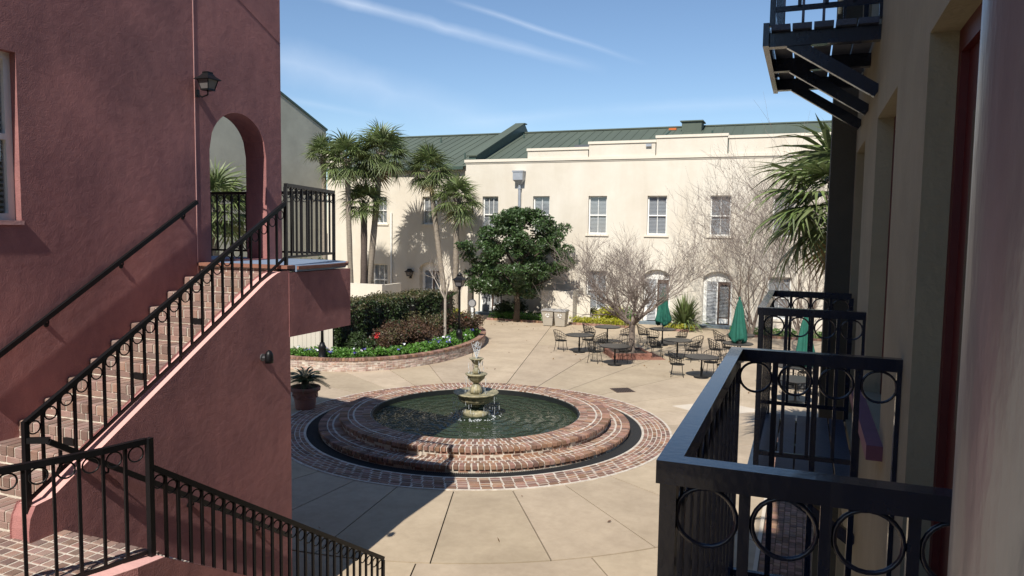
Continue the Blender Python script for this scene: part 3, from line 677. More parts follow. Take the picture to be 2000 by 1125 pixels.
def sash(x0, x1, z0, z1, yf, mul=1, sill=True):
    y = yf+.17; B = MB()
    f = .07
    B.bx(x0, x0+f, y, y+.08, z0, z1).bx(x1-f, x1, y, y+.08, z0, z1).bx(x0+f, x1-f, y, y+.08, z1-f, z1).bx(x0+f, x1-f, y, y+.08, z0, z0+f+.02)
    zm = (z0+z1)/2; B.bx(x0+f, x1-f, y-.015, y+.065, zm-.035, zm+.035)
    for k in range(mul): 
        xm = x0+f+(x1-x0-2*f)*(k+1)/(mul+1); B.bx(xm-.015, xm+.015, y+.01, y+.05, z0+f, zm-.035).bx(xm-.015, xm+.015, y+.01, y+.05, zm+.035, z1-f)
    w = B.build('window', WHITE, cb)
    for za, zb in ((z0+f, zm-.035), (zm+.035, z1-f)): MB().bx(x0+f, x1-f, y+.034, y+.038, za, zb).build('pane', GLASS, w)
    B = MB(); n = int((z1-z0)/.075)
    for k in range(n): B.box(((x0+x1)/2, y+.085, z0+.06+.075*k), (x1-x0-.1, .078, .008), M=Matrix.Rotation(R(62), 3, 'X'))
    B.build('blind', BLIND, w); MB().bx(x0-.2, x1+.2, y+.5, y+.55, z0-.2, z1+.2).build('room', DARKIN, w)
    if sill: MB().bx(x0-.14, x1+.14, yf-.07, yf+.165, z0-.1, z0-.002).build('sill', CREAM2, w)
for a, b_ in upw: sash(a, b_, 4.85, 6.98, YW, 1 if a > -16 else 2)
for a, b_ in gws: sash(a, b_, .6, 2.8, YW, 1)
sash(-25.6, -24.65, 5.3, 7.0, YL, 2); sash(-22.1, -21.1, 5.3, 7.0, YL, 2); sash(-25.8, -24.6, .7, 2.75, YL+.18, 2)
def french(x0, x1, yf, dark=True):
    y = yf+.26; B = MB(); zt_ = 2.98; f = .1
    B.bx(x0, x0+f, y, y+.08, .12, zt_).bx(x1-f, x1, y, y+.08, .12, zt_).bx(x0+f, x1-f, y, y+.08, 2.42, zt_)
    d = B.build('door', WHITE, cb); xm = (x0+x1)/2
    B = MB()
    B.bx(xm, x1-f, y+.02, y+.06, .14, .5).bx(xm, xm+.09, y+.02, y+.06, .5, 2.42).bx(x1-f-.09, x1-f, y+.02, y+.06, .5, 2.42).bx(xm+.09, x1-f-.09, y+.02, y+.06, 2.25, 2.42)
    B.build('leaf', BROWN, d)
    MB().bx(xm+.1, x1-f-.1, y+.005, y+.02, .2, .46).build('kick_plate', WHITE, d)
    B = MB().bx(x0+f, x0+f+.08, y+.01, y+.05, .14, 2.42).bx(xm-.07, xm, y+.01, y+.05, .14, 2.42); B.build('shutter_frame', WHITE, d)
    B = MB()
    for k in range(30): B.box(((x0+f+xm)/2, y+.03, .2+.075*k), (xm-x0-f-.1, .06, .012), M=Matrix.Rotation(R(45), 3, 'X'))
    for k in range(23): B.box(((xm+x1-f)/2, y+.1, .55+.075*k), (x1-f-xm-.16, .05, .01), M=Matrix.Rotation(R(45), 3, 'X'))
    B.build('blind', BLIND, d); MB().bx(xm+.09, x1-f-.09, y+.038, y+.042, .5, 2.25).build('pane', GLASS, d)
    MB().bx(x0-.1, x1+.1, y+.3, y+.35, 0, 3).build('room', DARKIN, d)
    MB().bx(x0-.12, x1+.12, yf-.45, yf+.25, .0, .13).build('threshold_step', STEPBLUE, d)
for a, b_ in drs: french(a, b_, YW)
french(-22.3, -20.85, YL+.15)
# roof
RY, RZ = 49, 11.74
def rz_at(y): return 8.75+(y-YW)*(RZ-8.75)/(RY-YW)
B = MB().add([(-29.2, YL-.25, rz_at(YL-.25)), (-18.6, YL-.25, rz_at(YL-.25)), (-18.6, RY, RZ), (-29.2, RY, RZ)], [(0, 1, 2, 3)])
B.add([(-18.6, YW+.36, rz_at(YW+.36)), (7, YW+.36, rz_at(YW+.36)), (7, RY, RZ), (-18.6, RY, RZ)], [(0, 1, 2, 3)])
B.add([(-29.2, RY, RZ), (7, RY, RZ), (7, RY+8, 9), (-29.2, RY+8, 9)], [(0, 1, 2, 3)])
rf = B.build('roof', ROOF, cb)
seam = MB().bar((0, YW+.37, rz_at(YW+.37)+.012), (0, RY, RZ+.012), .03, .03).mesh('seam', ROOF)
for k in range(60):
    x = -29+.6*k
    if abs(x+18.8) > .5: inst('seam', seam, rf, (x, 0, 0))
MB().bx(-29.3, -19.2, YL-.37, YL-.24, rz_at(YL)-.28, rz_at(YL)-.1).build('gutter', ROOFD, rf)
MB().bar((-29.2, RY, RZ+.05), (7, RY, RZ+.05), .25, .08).build('ridge_cap', ROOF, rf)
B = MB(); fy0 = YW+.4
B.add([(x, y, z) for x in (-19.0, -18.55) for y, z in ((fy0, rz_at(fy0)-.2), (fy0, rz_at(fy0)+.5), (RY-.25, RZ+.6), (RY+.2, RZ+.6), (RY+1, RZ), (RY+1, RZ-.5))], [(0, 1, 2, 3, 4, 5), (6, 7, 8, 9, 10, 11), (1, 7, 8, 2), (2, 8, 9, 3), (3, 9, 10, 4), (0, 6, 7, 1)])
B.build('firewall', ROOFD, rf)
B = MB().bar((-18.78, fy0-.1, rz_at(fy0)+.52), (-18.78, RY-.2, RZ+.65), .7, .07).bar((-18.78, RY-.25, RZ+.65), (-18.78, RY+.25, RZ+.65), .7, .07); B.build('firewall_cap', ROOF, rf)
MB().bx(-7.5, -6.3, 47.6, 48.8, 11.0, 11.9).bx(-7.6, -6.2, 47.5, 48.9, 11.9, 11.97).build('roof_vent', ROOF, rf)
for x, y, h in ((-24, 47, .35), (-18, 47.5, .3), (-19.6, 41.6, .55), (-13.2, 44.5, .5), (-10.2, 44, .4), (-5.5, 46.5, .3)): MB().tube([(x, y, rz_at(y)-.1), (x, y, rz_at(y)+h)], .05, 8).build('vent_pipe', ROOFD, rf)
MB().tube([(-8.6, 44.2, rz_at(44.2)), (-7.9, 46, rz_at(46)+.5)], .045, 8).build('conduit_pipe', ROOFD, rf); MB().box((-7.8, 46.1, rz_at(46)+.58), (.45, .2, .12)).build('orange_cap', mat('orange_paint', (.5, .12, .02), .6), rf)
MB().bx(-12.6, -11.7, 41.5, 41.9, 9.2, 9.95).build('roof_box', CONDUIT, rf)
dp = MB().tube([(-15.53, YW-.1, .2), (-15.53, YW-.1, 7.75)], .085, 12); dp = dp.build('downspout', GALV, cb)
B = MB(); B.v = [(-15.53+sx*w_, YW-.02-d_, z_) for z_, w_, d_ in ((7.65, .12, .2), (7.9, .3, .42), (8.35, .3, .42)) for sx in (-1, 1)] + [(-15.53+sx*w_, YW-.002, z_) for z_, w_ in ((7.65, .12), (7.9, .3), (8.35, .3)) for sx in (-1, 1)]
B.f = [(0, 1, 3, 2), (2, 3, 5, 4), (6, 0, 2, 8), (8, 2, 4, 10), (1, 7, 9, 3), (3, 9, 11, 5), (4, 5, 11, 10), (0, 6, 7, 1)]; B.build('hopper_head', GALV, dp); MB().bx(-15.87, -15.19, YW-.47, YW-.003, 8.35, 8.43).build('hopper_rim', GALV, dp)
for z in (2, 5, 7.4): MB().bx(-15.64, -15.42, YW-.2, YW-.003, z, z+.06).build('strap', GALV, dp)
dl = MB().tube([(-24.3+.02, YL-.08, 0), (-24.28, YL-.08, 6)], .06, 10).build('left_downspout', WHITE, cb)
lantern('door_lantern', (-22.9, YL-.22, 2.1), .42, 'small black wall lantern beside the left arched doorway', (-22.9, YL))
cs = MB().tube([(-16.3, YW, 6.1), (-16.3, YW-.03, 6.1)], .16, 14).tube([(-16.3, YW-.03, 6.08), (-16.3, YW-.18, 6.02)], .05, 8).build('wall_camera', WHITE); tag(cs, 'small round white camera dome on the cream wall by the downspout', 'camera')

# grey green gable building
gb = empty('grey_green_building', (-34, 26, 0), 'grey green stucco gable building behind the pink arch', 'building')
gx = lambda y: -29.15-.14*(40.8-y)
B = MB(); gp_ = [(16, 0), (40.8, 0), (40.8, 11.27), (29.5, 16.35), (16, 10.3)]
n = len(gp_); B.v = [(gx(y), y, z) for y, z in gp_] + [(-52, y, z) for y, z in gp_]; B.f = [tuple(range(n)), tuple(range(2*n-1, n-1, -1))] + [(i, (i+1) % n, n+(i+1) % n, n+i) for i in range(n)]
B.build('wall', GREY, gb)
MB().bar((gx(40.8)-.1, 40.9, 11.3), (gx(29.5)-.1, 29.5, 16.42), .35, .13).build('roof_edge', ROOFD, gb)

# ================================================================ trees
def fan_mesh(e, nb=27, L=.95, pet=.7, mt=PALM, droop=.32):
    B = MB(); ce, se = math.cos(e), math.sin(e)
    def P(x, y, z, s):          # frond frame -> tilted by elevation, then gravity droop by s
        X_, Z_ = x*ce - z*se, x*se + z*ce
        return (X_, y, Z_ - droop*s*s*.5)
    B.v = [P(0, -.02, 0, 0), P(0, .02, 0, 0), P(pet, .012, 0, pet*.35), P(pet, -.012, 0, pet*.35)]; B.f = [(0, 1, 2, 3)]
    for i in range(nb):
        a = R(-122+244*i/(nb-1))+jit(.05); l = L*(.62+.38*math.cos(a*.6))*(1+jit(.16)); ca, sa = math.cos(a), math.sin(a)
        fold = (.03 if i % 2 else -.02); n = len(B.v); seg = 4; tw = jit(.5)
        for k in range(seg+1):
            q = k/seg; r = l*q; w = (.005+.023*math.sin(math.pi*min(1, q*1.15)**.8)) * (1 if q < 1 else .05)
            cx, cy = pet+r*ca*(1-.12*q), r*sa; zz = -.22*r*r*abs(sa) + fold*q - (.16*q*q*q*l if q > .6 else 0)*(.3+1.2*random.random())
            s = pet*.35 + r*.85
            B.v.append(P(cx-sa*w, cy+ca*w, zz+w*tw, s)); B.v.append(P(cx+sa*w, cy-ca*w, zz-w*tw, s))
        for k in range(seg): B.f.append((n+2*k, n+2*k+1, n+2*k+3, n+2*k+2))
    return B.mesh('frond', mt)
FANS = {}
for e in (80, 62, 45, 28, 12, -6, -25, -45): FANS[e] = [fan_mesh(R(e)) for _ in range(2)]
FANS['dry'] = [fan_mesh(R(-62), 22, .7, .7, PALMD, .7)]
def palm(base, top, r0, label, n=34, s=1.0, tm=PTRUNK, only=None):
    root = empty('palm_tree', base, label, 'palm tree', 'palm trees'); b_, t_ = Vector(base), Vector(top)
    mid = b_.lerp(t_, .5) + Vector((jit(.12), jit(.12), 0)); pts = []; rad = []
    for i in range(15):
        q = i/14; p = b_*(1-q)**2 + mid*2*q*(1-q) + t_*q*q; pts.append(p); rad.append(r0*(1.25-.35*min(1, q*4) if q < .25 else .9) * (1+.05*math.sin(i*2.1)))
    MB().tube(pts, rad, 12).build('trunk', tm, root, True)
    B = MB()
    for k in range(26):
        a = k*2.4; z = t_.z-.75+.03*k; rr = r0*1.0
        B.bar((t_.x+rr*math.cos(a)*.8, t_.y+rr*math.sin(a)*.8, z), (t_.x+(rr+.13)*math.cos(a), t_.y+(rr+.13)*math.sin(a), z+.28), .05, .025)
    B.build('leaf_boots', PTRUNKD, root)
    es = [80, 80, 62, 62, 62, 45, 45, 45, 45, 28, 28, 28, 28, 28, 12, 12, 12, 12, 12, -6, -6, -6, -6, -25, -25, -25, -25, -45, -45, 'dry', -6, 28, -45, 12, 'dry', -25, 45, 62]
    az = random.random()*6.28
    for i in range(n):
        e = es[i % len(es)]; az += 2.399+jit(.25)
        if only and not only(az % 6.283, e): continue
        sc = s*(.9+random.random()*.25)
        inst('frond', random.choice(FANS[e]), root, (t_.x, t_.y, t_.z-.004*i), az, (sc, sc, sc), rot=(jit(.12), jit(.12), az))
    return root
palm((-18.5, 38.2, 0), (-18.45, 38.2, 6.75), .17, 'rightmost palm of the group, beside the magnolia', 32, 1.12)
palm((-18.95, 38.1, 0), (-20.2, 38.1, 8.35), .16, 'leaning palm second from the right, standing before the cream wall', 32, 1.15)
palm((-23.1, 36, 0), (-22.1, 36, 9.2), .19, 'tallest palm with a curved pale trunk', 38, 1.32)
palm((-23.0, 34.5, 0), (-23.3, 34.5, 8.7), .16, 'leftmost pale trunked palm near the grey building', 32, 1.15)
palm((-23.05, 35.6, 0), (-22.95, 35.6, 6.4), .2, 'shorter dark trunked palm in the middle of the left group', 28, 1.0, PTRUNKD)
palm((-24.9, 34.6, 0), (-24.9, 34.6, 9.0), .15, 'palm whose fronds hang in front of the grey gable edge', 22, .9)
palm((-20.6, 21.9, 0), (-20.6, 21.9, 5.7), .17, 'palm seen through the pink arch', 30, 1.25)
palm((.75, 15.3, 0), (.6, 15.3, 5.75), .17, 'near palm whose fronds reach out past the corner of the tan building', 36, 1.15)

def bare_tree(base, label, stems, H, spread, seed, r0=.1, twl=4, trunk_h=0, mt=BARE, name='bare_tree', dens=1.0, lean=None):
    rs = random.Random(seed); root = empty(name, base, label, 'tree', 'leafless trees'); big, small = MB(), MB()
    def grow(p, d, L, r, lev):
        n = 5 if lev < 3 else 3; pts = [p]; rad = [r]; dd = d.copy(); q = p.copy()
        for i in range(n):
            dd = (dd + Vector((rs.gauss(0, .13), rs.gauss(0, .13), rs.gauss(.035, .07)))).normalized(); q = q + dd*(L/n); pts.append(q.copy()); rad.append(r*(1-.62*(i+1)/n))
        (big if lev < 2 else small).tube(pts, rad, 7 if lev == 0 else (5 if lev == 1 else 3), cap=False)
        if lev >= twl: return
        k = max(2, int((5 if lev < 2 else 5)*dens+rs.random()))
        for j in range(k):
            i = rs.randint(1, n) if j else n; s = pts[i]; ax = Vector((rs.gauss(0, 1), rs.gauss(0, 1), rs.gauss(.25, .5)))
            nd = (dd*1.0 + ax.normalized()*rs.uniform(.55, 1.0)).normalized()
            grow(s, nd, L*rs.uniform(.55, .82), max(.0055, rad[i]*rs.uniform(.55, .8)), lev+1)
    b_ = Vector(base); top = b_
    if trunk_h:
        top = b_+Vector((0, 0, trunk_h)); big.tube([b_, b_.lerp(top, .3), b_.lerp(top, .7), top], [r0*1.35, r0*1.05, r0, r0*1.02], 10, cap=False)
    for s in range(stems):
        a = 6.283*s/stems+rs.uniform(-.4, .4); sp_ = spread*rs.uniform(.5, 1.1); d = Vector((math.cos(a)*sp_, math.sin(a)*sp_, 1)).normalized()
        if lean: d = (d+Vector(lean)).normalized()
        grow(top+Vector((math.cos(a), math.sin(a), 0))*r0*.4, d, H*.45*rs.uniform(.85, 1.1), r0*.6, 0)
    big.build('trunk', mt, root, True); o = small.build('twigs', TWIG, root); o['kind'] = 'stuff'
    return root
bare_tree((-6.35, 29.35, .15), 'leafless spreading tree in the square brick planter among the tables', 7, 4.2, 1.7, 3, .12, 4, 1.15, dens=1.0)
bare_tree((-2.3, 37.0, 0), 'tall leafless multi stemmed tree behind the middle umbrella', 6, 7.4, .5, 11, .08, 4, 0, dens=.9)
bare_tree((.2, 33.0, 0), 'tall leafless tree at the right behind the balcony railing', 5, 8.6, .45, 21, .085, 4, 0, dens=.9, lean=(-.15, 0, 0))
bare_tree((-13.95, 27.8, .4), 'young pale trunked sapling in the curved flower bed', 4, 2.4, .6, 31, .055, 2, 1.7, dens=.8, mt=mat('birch_bark', (.42, .36, .30), .9, var=.3, vscale=9))

mg = empty('magnolia_tree', (-14.6, 37.8, 0), 'dense dark green evergreen tree in front of the cream wall', 'tree')
B = MB().tube([(-14.6, 37.8, 0), (-14.55, 37.8, 1), (-14.65, 37.8, 2), (-14.5, 37.8, 3.6)], [.19, .15, .14, .08], 9)
for k in range(9):
    a = k*2.4; B.tube([(-14.6, 37.8, 1.4+.2*k), (-14.6+1.0*math.cos(a), 37.8+.8*math.sin(a), 2.0+.28*k), (-14.6+2.1*math.cos(a), 37.8+1.5*math.sin(a), 2.5+.3*k)], [.08, .055, .02], 6)
B.build('trunk', BARK, mg, True)
P = []
for k in range(190):
    a = random.random()*6.283; u = random.random(); z = 1.55+4.5*u**1.05
    prof_ = math.sin(math.pi*min(1, max(.03, (z-1.1)/5.4))**.85)**.75; rr = 2.95*prof_*math.sqrt(random.uniform(.2, 1))*(1+.2*math.sin(3*a+2.2*z)+.12*math.sin(7*a-3*z))
    cx = -14.6+rr*math.cos(a) - (.55 if z < 3 else 0)*1.0 + (.3 if z > 4 else 0); P.append(blob((cx, 37.7+rr*.8*math.sin(a), z), (.46, .46, .32), 215, .45))
leaves('crown', MAGN, mg, np.concatenate(P), .17, .42, .6, kind='stuff')

# ================================================================ flower bed, hedge, planting
bed = empty('flower_bed', (-14.5, 26, 0), 'curved raised brick bed with whitewashed front and brick coping', 'planter')
bp_ = [(-17.6, 21.35), (-16.9, 21.25), (-16.17, 21.3), (-15.2, 21.5), (-14.14, 22.1), (-13.2, 23.25), (-12.58, 24.95), (-12.45, 27.1), (-12.8, 29.2), (-13.7, 31.3), (-15.3, 33.0)]
def dense(pts, step=.02):
    out = []
    for i in range(len(pts)-1):
        p0 = Vector(pts[max(i-1, 0)]); p1 = Vector(pts[i]); p2 = Vector(pts[i+1]); p3 = Vector(pts[min(i+2, len(pts)-1)])
        for k in range(60):
            t_ = k/60; out.append(.5*((2*p1)+(p2-p0)*t_+(2*p0-5*p1+4*p2-p3)*t_*t_+(3*p1-p0-3*p2+p3)*t_**3))
    out.append(Vector(pts[-1])); return out
dp_ = dense(bp_); acc = [0]
for a, b_ in zip(dp_, dp_[1:]): acc.append(acc[-1]+(b_-a).length)
def at(s):
    i = max(0, min(len(acc)-2, int(np.searchsorted(acc, s))-1)); f = (s-acc[i])/max(1e-6, acc[i+1]-acc[i]); p = dp_[i].lerp(dp_[i+1], f); d = (dp_[i+1]-dp_[i]).normalized(); return p, d
B = MB(); samp = [at(acc[-1]*k/80) for k in range(81)]
inner = [(p + Vector((-d.y, d.x))*.24) for p, d in samp]; outer = [(p + Vector((-d.y, d.x))*.004) for p, d in samp]
B.prism([tuple(p) for p in outer] + [tuple(p) for p in inner[::-1]], 0, .37); B.build('wall_core', MORT, bed)
sp = []
for c in range(5):
    L = .215; n = int(acc[-1]/L)
    for k in range(n):
        p, d = at((k+.5*(c % 2)+.25)*L); nn = Vector((-d.y, d.x)); q = p+nn*(.05+jit(.006)); sp.append(((q.x, q.y, .037+.075*c), (.193, .1, .058), math.atan2(d.y, d.x)+jit(.015)))
caps = []
for k in range(int(acc[-1]/.112)):
    p, d = at((k+.5)*.112); q = p+Vector((-d.y, d.x))*.10; caps.append(((q.x, q.y, .415+jit(.004)), (.1, .25, .085), math.atan2(d.y, d.x)+jit(.02)))
lay_bricks(bed, caps, BRICK, 130, 'coping_brick'); lay_bricks(bed, sp, BRICKW, 170)
MB().prism([tuple(p) for p in inner] + [(-18.5, 33.5), (-18.5, 21.6)], 0, .34).build('soil', SOIL, bed)
def scatter(n, f):
    out = []
    while len(out) < n:
        s = random.random()*acc[-1]; p, d = at(s); w_ = random.random(); q = p+Vector((-d.y, d.x))*f(w_); out.append((q.x, q.y))
    return out
hd_ = empty('clipped_hedge', (-16.8, 28, .3), 'tall dark clipped hedge along the back of the flower bed', 'hedge')
def hedge_pts(n):
    P = rng.random((n, 3)); y = 23.0+10.2*P[:, 1]; side = rng.integers(0, 3, n); x = np.empty(n); z = np.empty(n)
    wob = .16*np.sin(y*1.9)+.1*np.sin(y*4.7+1)+.1*rng.normal(size=n)
    top = 2.12-.03*(y-23)+.07*np.sin(y*2.3)
    x = np.where(side == 0, -15.95+wob*.9-.02*(y-23), -17.5+1.55*P[:, 0]+wob*.4); z = np.where(side == 0, .45+(top-.45)*P[:, 2], top+wob*.35)
    fr = side == 2; y = np.where(fr, 22.95+np.abs(wob)*.8, y); z = np.where(fr, .45+1.65*P[:, 2], z)
    return np.stack([x, y, z], 1)
leaves('foliage', HEDGE, hd_, hedge_pts(26000), .11, .5, kind='stuff')
pt = hedge_pts(16000); pt = pt[pt[:, 2] > 1.75]; pt[:, 2] += rng.random(len(pt))*.16; leaves('new_growth', HEDGET, hd_, pt, .09, .45, kind='stuff')
MB().bx(-17.3, -16.15, 23.2, 33, .34, 1.95).build('inner_branches', BARK, hd_)
for i, (x, y, r, h, mt_, lb) in enumerate(((-15.2, 23.2, .6, .75, HEDGE, 'dark green low shrub at the left end of the flower bed'), (-14.6, 24.2, .7, .9, RUST, 'russet shrub left of centre in the flower bed'), (-14.3, 25.4, .75, .95, RUST, 'russet shrub in the centre of the flower bed'), (-14.6, 26.8, .85, 1.15, RUST, 'large russet shrub left of the sapling'), (-14.3, 28.6, .85, 1.15, RUST, 'russet shrub right of the sapling'), (-13.9, 30.0, .7, 1.0, RUST, 'russet shrub at the far end of the flower bed by the lamp post'), (-15.1, 25.6, .7, 1.0, RUST, 'russet shrub against the hedge foot'))):
    root = empty('low_shrub', (x, y, .34), lb, 'shrub', 'low shrubs in the flower bed')
    leaves('foliage', mt_, root, np.concatenate([blob((x+jit(r*.6), y+jit(r*.6), .4+h*random.uniform(.2, .75)), (r*.45, r*.45, h*.3), 220, .4) for _ in range(14)]), .085, .45, kind='stuff')
    if mt_ is RUST: leaves('green_shoots', HEDGET if i % 2 else HEDGE, root, np.concatenate([blob((x+jit(r*.6), y+jit(r*.6), .45+h*random.uniform(.3, .8)), (r*.4, r*.4, h*.26), 90, .4) for _ in range(9)]), .085, .45, kind='stuff')
    B = MB()
    for k in range(7): B.tube([(x, y, .34), (x+jit(r*.5), y+jit(r*.5), .34+h*.6)], [.018, .006], 4)
    B.build('stems', BARK, root)
bedplants = empty('bedding_plants', (-13.5, 24, .34), 'bright green bedding plants with white and blue flowers edging the bed', 'flowers', kind='stuff')
base = scatter(420, lambda w_: .32+.95*w_); P = np.concatenate([blob((x, y, .42+.16*random.random()), (.14, .14, .16), 48, .2) for x, y in base])
o = leaves('foliage', LIME, bedplants, P, .1, .5, kind='stuff')
fl = scatter(150, lambda w_: .3+.9*w_)
o = leaves('white_flowers', PETW, bedplants, np.concatenate([blob((x, y, .68), (.06, .06, .03), 7) for x, y in fl[:22]]), .07, .9, kind='stuff'); o = leaves('blue_flowers', PETB, bedplants, np.concatenate([blob((x, y, .62), (.1, .1, .03), 7) for x, y in fl[110:]]), .07, .9, kind='stuff')
for (x, y, lb) in ((-14.9, 24.0, 'red flowering plant before the russet shrubs'), (-14.4, 30.9, 'red flowering plant at the far end of the bed')):
    root = empty('red_flower', (x, y, .34), lb, 'flowers'); leaves('petals', PETR, root, blob((x, y, .95), (.16, .16, .12), 60), .09, .8, kind='stuff'); B = MB()
    for k in range(5): B.tube([(x, y, .34), (x+jit(.12), y+jit(.12), .95)], .008, 4)
    B.build('stems', BARK, root)
def lamp_post(base, h, label):
    x, y, z = base; root = empty('lamp_post', base, label, 'lamp post', 'courtyard lamp posts')
    MB().lathe([(.16, 0), (.16, .06), (.13, .09), (.13, .42), (.145, .46), (.11, .52), (.08, .62)], 20, base).build('base', IRON, root, True)
    MB().lathe([(.055, .6), (.048, 1.2), (.042, h-.15), (.06, h-.1), (.06, h-.05), (.1, h)], 16, base).build('post', IRON, root, True)
    s = .42
    hd = lantern('head_tmp', (x, y, z+h+.03), s, None)
    for c in list(hd.children): c.parent = root; c.location = (-x, -y, -z)
    bpy.data.objects.remove(hd)
    MB().lathe([(.1, 0), (.11, .04), (.03, .09), (.012, .16)], 12, (x, y, z+h+.03+1.0*s)).build('finial', IRON, root, True)
lamp_post((-12.92, 27.03, .36), 2.35, 'black lamp post with lantern in the curved flower bed')
lamp_post((-15.75, 21.75, .34), 2.6, 'black lamp post whose base shows under the pink landing')
lamp_post((-17.6, 38.6, 0), 2.35, 'farther black lamp post in front of the cream building door')
sg = empty('white_post_sign', (-14.7, 32.2, 0), 'white post with a round sign past the far end of the flower bed', 'sign')
MB().bx(-14.76, -14.64, 32.14, 32.26, 0, 1.35).build('post', WHITE, sg); MB().tube([(-14.7, 32.14, 1.5), (-14.7, 32.2, 1.5)], .2, 20).build('disc', CONDUIT, sg); MB().tube([(-14.7, 32.12, 1.5), (-14.7, 32.137, 1.5)], .16, 20).build('face', TAUPEL, sg)
# board gate and low walls on the left
gt = empty('board_gate', (-17.2, 22.0, 0), 'cream vertical board gate under the pink landing', 'gate')
d_ = Vector((math.cos(R(40)), math.sin(R(40)), 0)); p0 = Vector((-18.9, 20.55, 0)); Mg = Matrix.Rotation(R(40), 3, 'Z')
for k in range(24):
    c = p0 + d_*(.155*k); MB().box((c.x, c.y, .95), (.148, .03, 1.86), M=Mg).build('board', CREAM2, gt)
c = p0+d_*1.78+Vector((0, .06, 0)); MB().box((c.x, c.y, .9), (3.6, .04, 1.8), M=Mg).build('backing', JOINT, gt)
c = p0+d_*1.55; MB().box((c.x+.03, c.y-.04, .75), (.3, .03, .035), M=Mg).build('hinge', IRON, gt); MB().box((c.x, c.y-.05, .12), (.5, .12, .12), M=Mg).build('stop', IRON, gt)
lw = empty('low_cream_wall', (-22, 34, 0), 'low cream stucco wall in front of the palms', 'wall')
MB().bx(-30, -20.8, 34.0, 34.25, 0, 2.03).build('wall', CREAM, lw); MB().bx(-20.995, -20.8, 34.25, 36.0, 0, 2.0).build('return_wall', CREAM, lw)
ew = empty('bin_enclosure', (-13, 39, 0), 'cream stucco screen wall behind the two bins', 'wall')
MB().bx(-13.35, -11.75, 38.3, 38.5, 0, 1.75).build('front_wall', CREAM, ew); MB().bx(-11.75, -11.55, 38.3, 40.2, 0, 1.78).build('side_wall', CREAM, ew); MB().bx(-11.5, -10.75, 38.9, 38.95, .15, 1.55).build('gate_panel', CREAM2, ew)
def bin_(x, y, label):
    root = empty('recycling_bin', (x, y, 0), label, 'bin', 'recycling bins')
    B = MB(); w0, w1, h = .25, .31, .80
    B.v = [(x+sx*w0, y+sy*w0, .03) for sx, sy in ((-1, -1), (1, -1), (1, 1), (-1, 1))] + [(x+sx*w1, y+sy*w1, h) for sx, sy in ((-1, -1), (1, -1), (1, 1), (-1, 1))]
    B.f = [(3, 2, 1, 0), (4, 5, 6, 7)] + [(i, (i+1) % 4, 4+(i+1) % 4, 4+i) for i in range(4)]; B.build('body', TAUPE, root)
    B = MB().bx(x-.34, x+.34, y-.35, y+.34, .80, .85); B.bx(x-.3, x+.3, y-.3, y+.3, .85, .89); B.build('lid', TAUPEL, root)
    # recycling mark: three chasing arrows
    B = MB()
    for k in range(3):
        a = R(90+120*k)
        def q(t_, r): return (x+r*math.cos(a+t_), y-.299, .58+r*math.sin(a+t_))
        pts = [R(-s_) for s_ in (10, 25, 40, 55, 70)]
        V = [q(p, .07) for p in pts] + [q(p, .11) for p in pts]; B.add(V, [(i, i+1, 6+i, 5+i) for i in range(4)]); B.add([q(R(-66), .05), q(R(-66), .13), q(R(-104), .09)], [(0, 1, 2)])
    B.build('recycling_mark', PRINTW, root)
    for sx in (-.2, .2): MB().tube([(x+sx-.02, y+.24, .05), (x+sx+.02, y+.24, .05)], .05, 10).build('wheel', IRON, root)
bin_(-12.47, 37.1, 'left of the two taupe recycling bins below the magnolia'); bin_(-11.78, 37.05, 'right of the two taupe recycling bins below the magnolia')
def plant(name, x, y, z0, r, h, mt_, n, size, label, asp=.3, cat='shrub', group=None):
    root = empty(name, (x, y, z0), label, cat, group)
    leaves('foliage', mt_, root, np.concatenate([blob((x+jit(r*.65), y+jit(r*.5), z0+h*random.uniform(.25, .8)), (r*.4, r*.4, h*.28), max(20, n//14), .3) for _ in range(14)]), size, asp, .2, kind='stuff')
    B = MB()
    for k in range(8): B.tube([(x, y, z0), (x+jit(r*.5), y+jit(r*.4), z0+h*.6)], [.02, .007], 4)
    B.build('stems', BARK, root)
plant('yellow_shrub', -9.9, 39.6, 0, .95, .95, YELL, 1100, .3, 'bright yellow leaved shrub below the ground floor window', .22)
plant('green_shrub', -11.1, 39.5, 0, .6, .95, HEDGE, 1100, .12, 'small dark shrub left of the yellow shrub')
plant('variegated_shrub', -8.75, 39.4, 0, .6, .9, LIME, 900, .16, 'yellow green shrub right of the yellow shrub')
plant('dark_shrub', -15.6, 39.2, 0, 1.1, 1.2, HEDGE, 2200, .16, 'dark shrub in the shade under the magnolia')
plant('fern_clump', -17.2, 35.3, 0, .55, .9, YELL, 500, .3, 'yellow green leafy clump by the far lamp post', .2)
plant('corner_shrub', -24.2, 32.3, 0, 1.2, 3.6, MAGN, 2600, .16, 'dark leafy shrub behind the landing railing')
def strip(name, x0, x1, y0, y1, h, mt_, n, label):
    root = empty(name, ((x0+x1)/2, (y0+y1)/2, 0), label, 'ground cover', kind='stuff')
    P = rng.random((n, 3))*np.array([x1-x0, y1-y0, h])+np.array([x0, y0, .05]); leaves('foliage', mt_, root, P, .2, .2, kind='stuff')
    MB().bx(x0, x1, y0, y1, 0, .05).build('soil', SOIL, root)
    sp = [((x0+.11+.22*k, y0-.05, .06), (.2, .09, .12), jit(.03)) for k in range(int((x1-x0)/.22))]; lay_bricks(root, sp, BRICK, 60, 'edging_brick')
strip('ground_cover', -11.7, -8.3, 38.1, 38.9, .32, YELL, 1500, 'yellow green grassy strip before the yellow shrub')
strip('ground_cover', -16.4, -12.9, 37.9, 39.2, .38, LIME, 1500, 'shaded green strip at the foot of the magnolia')
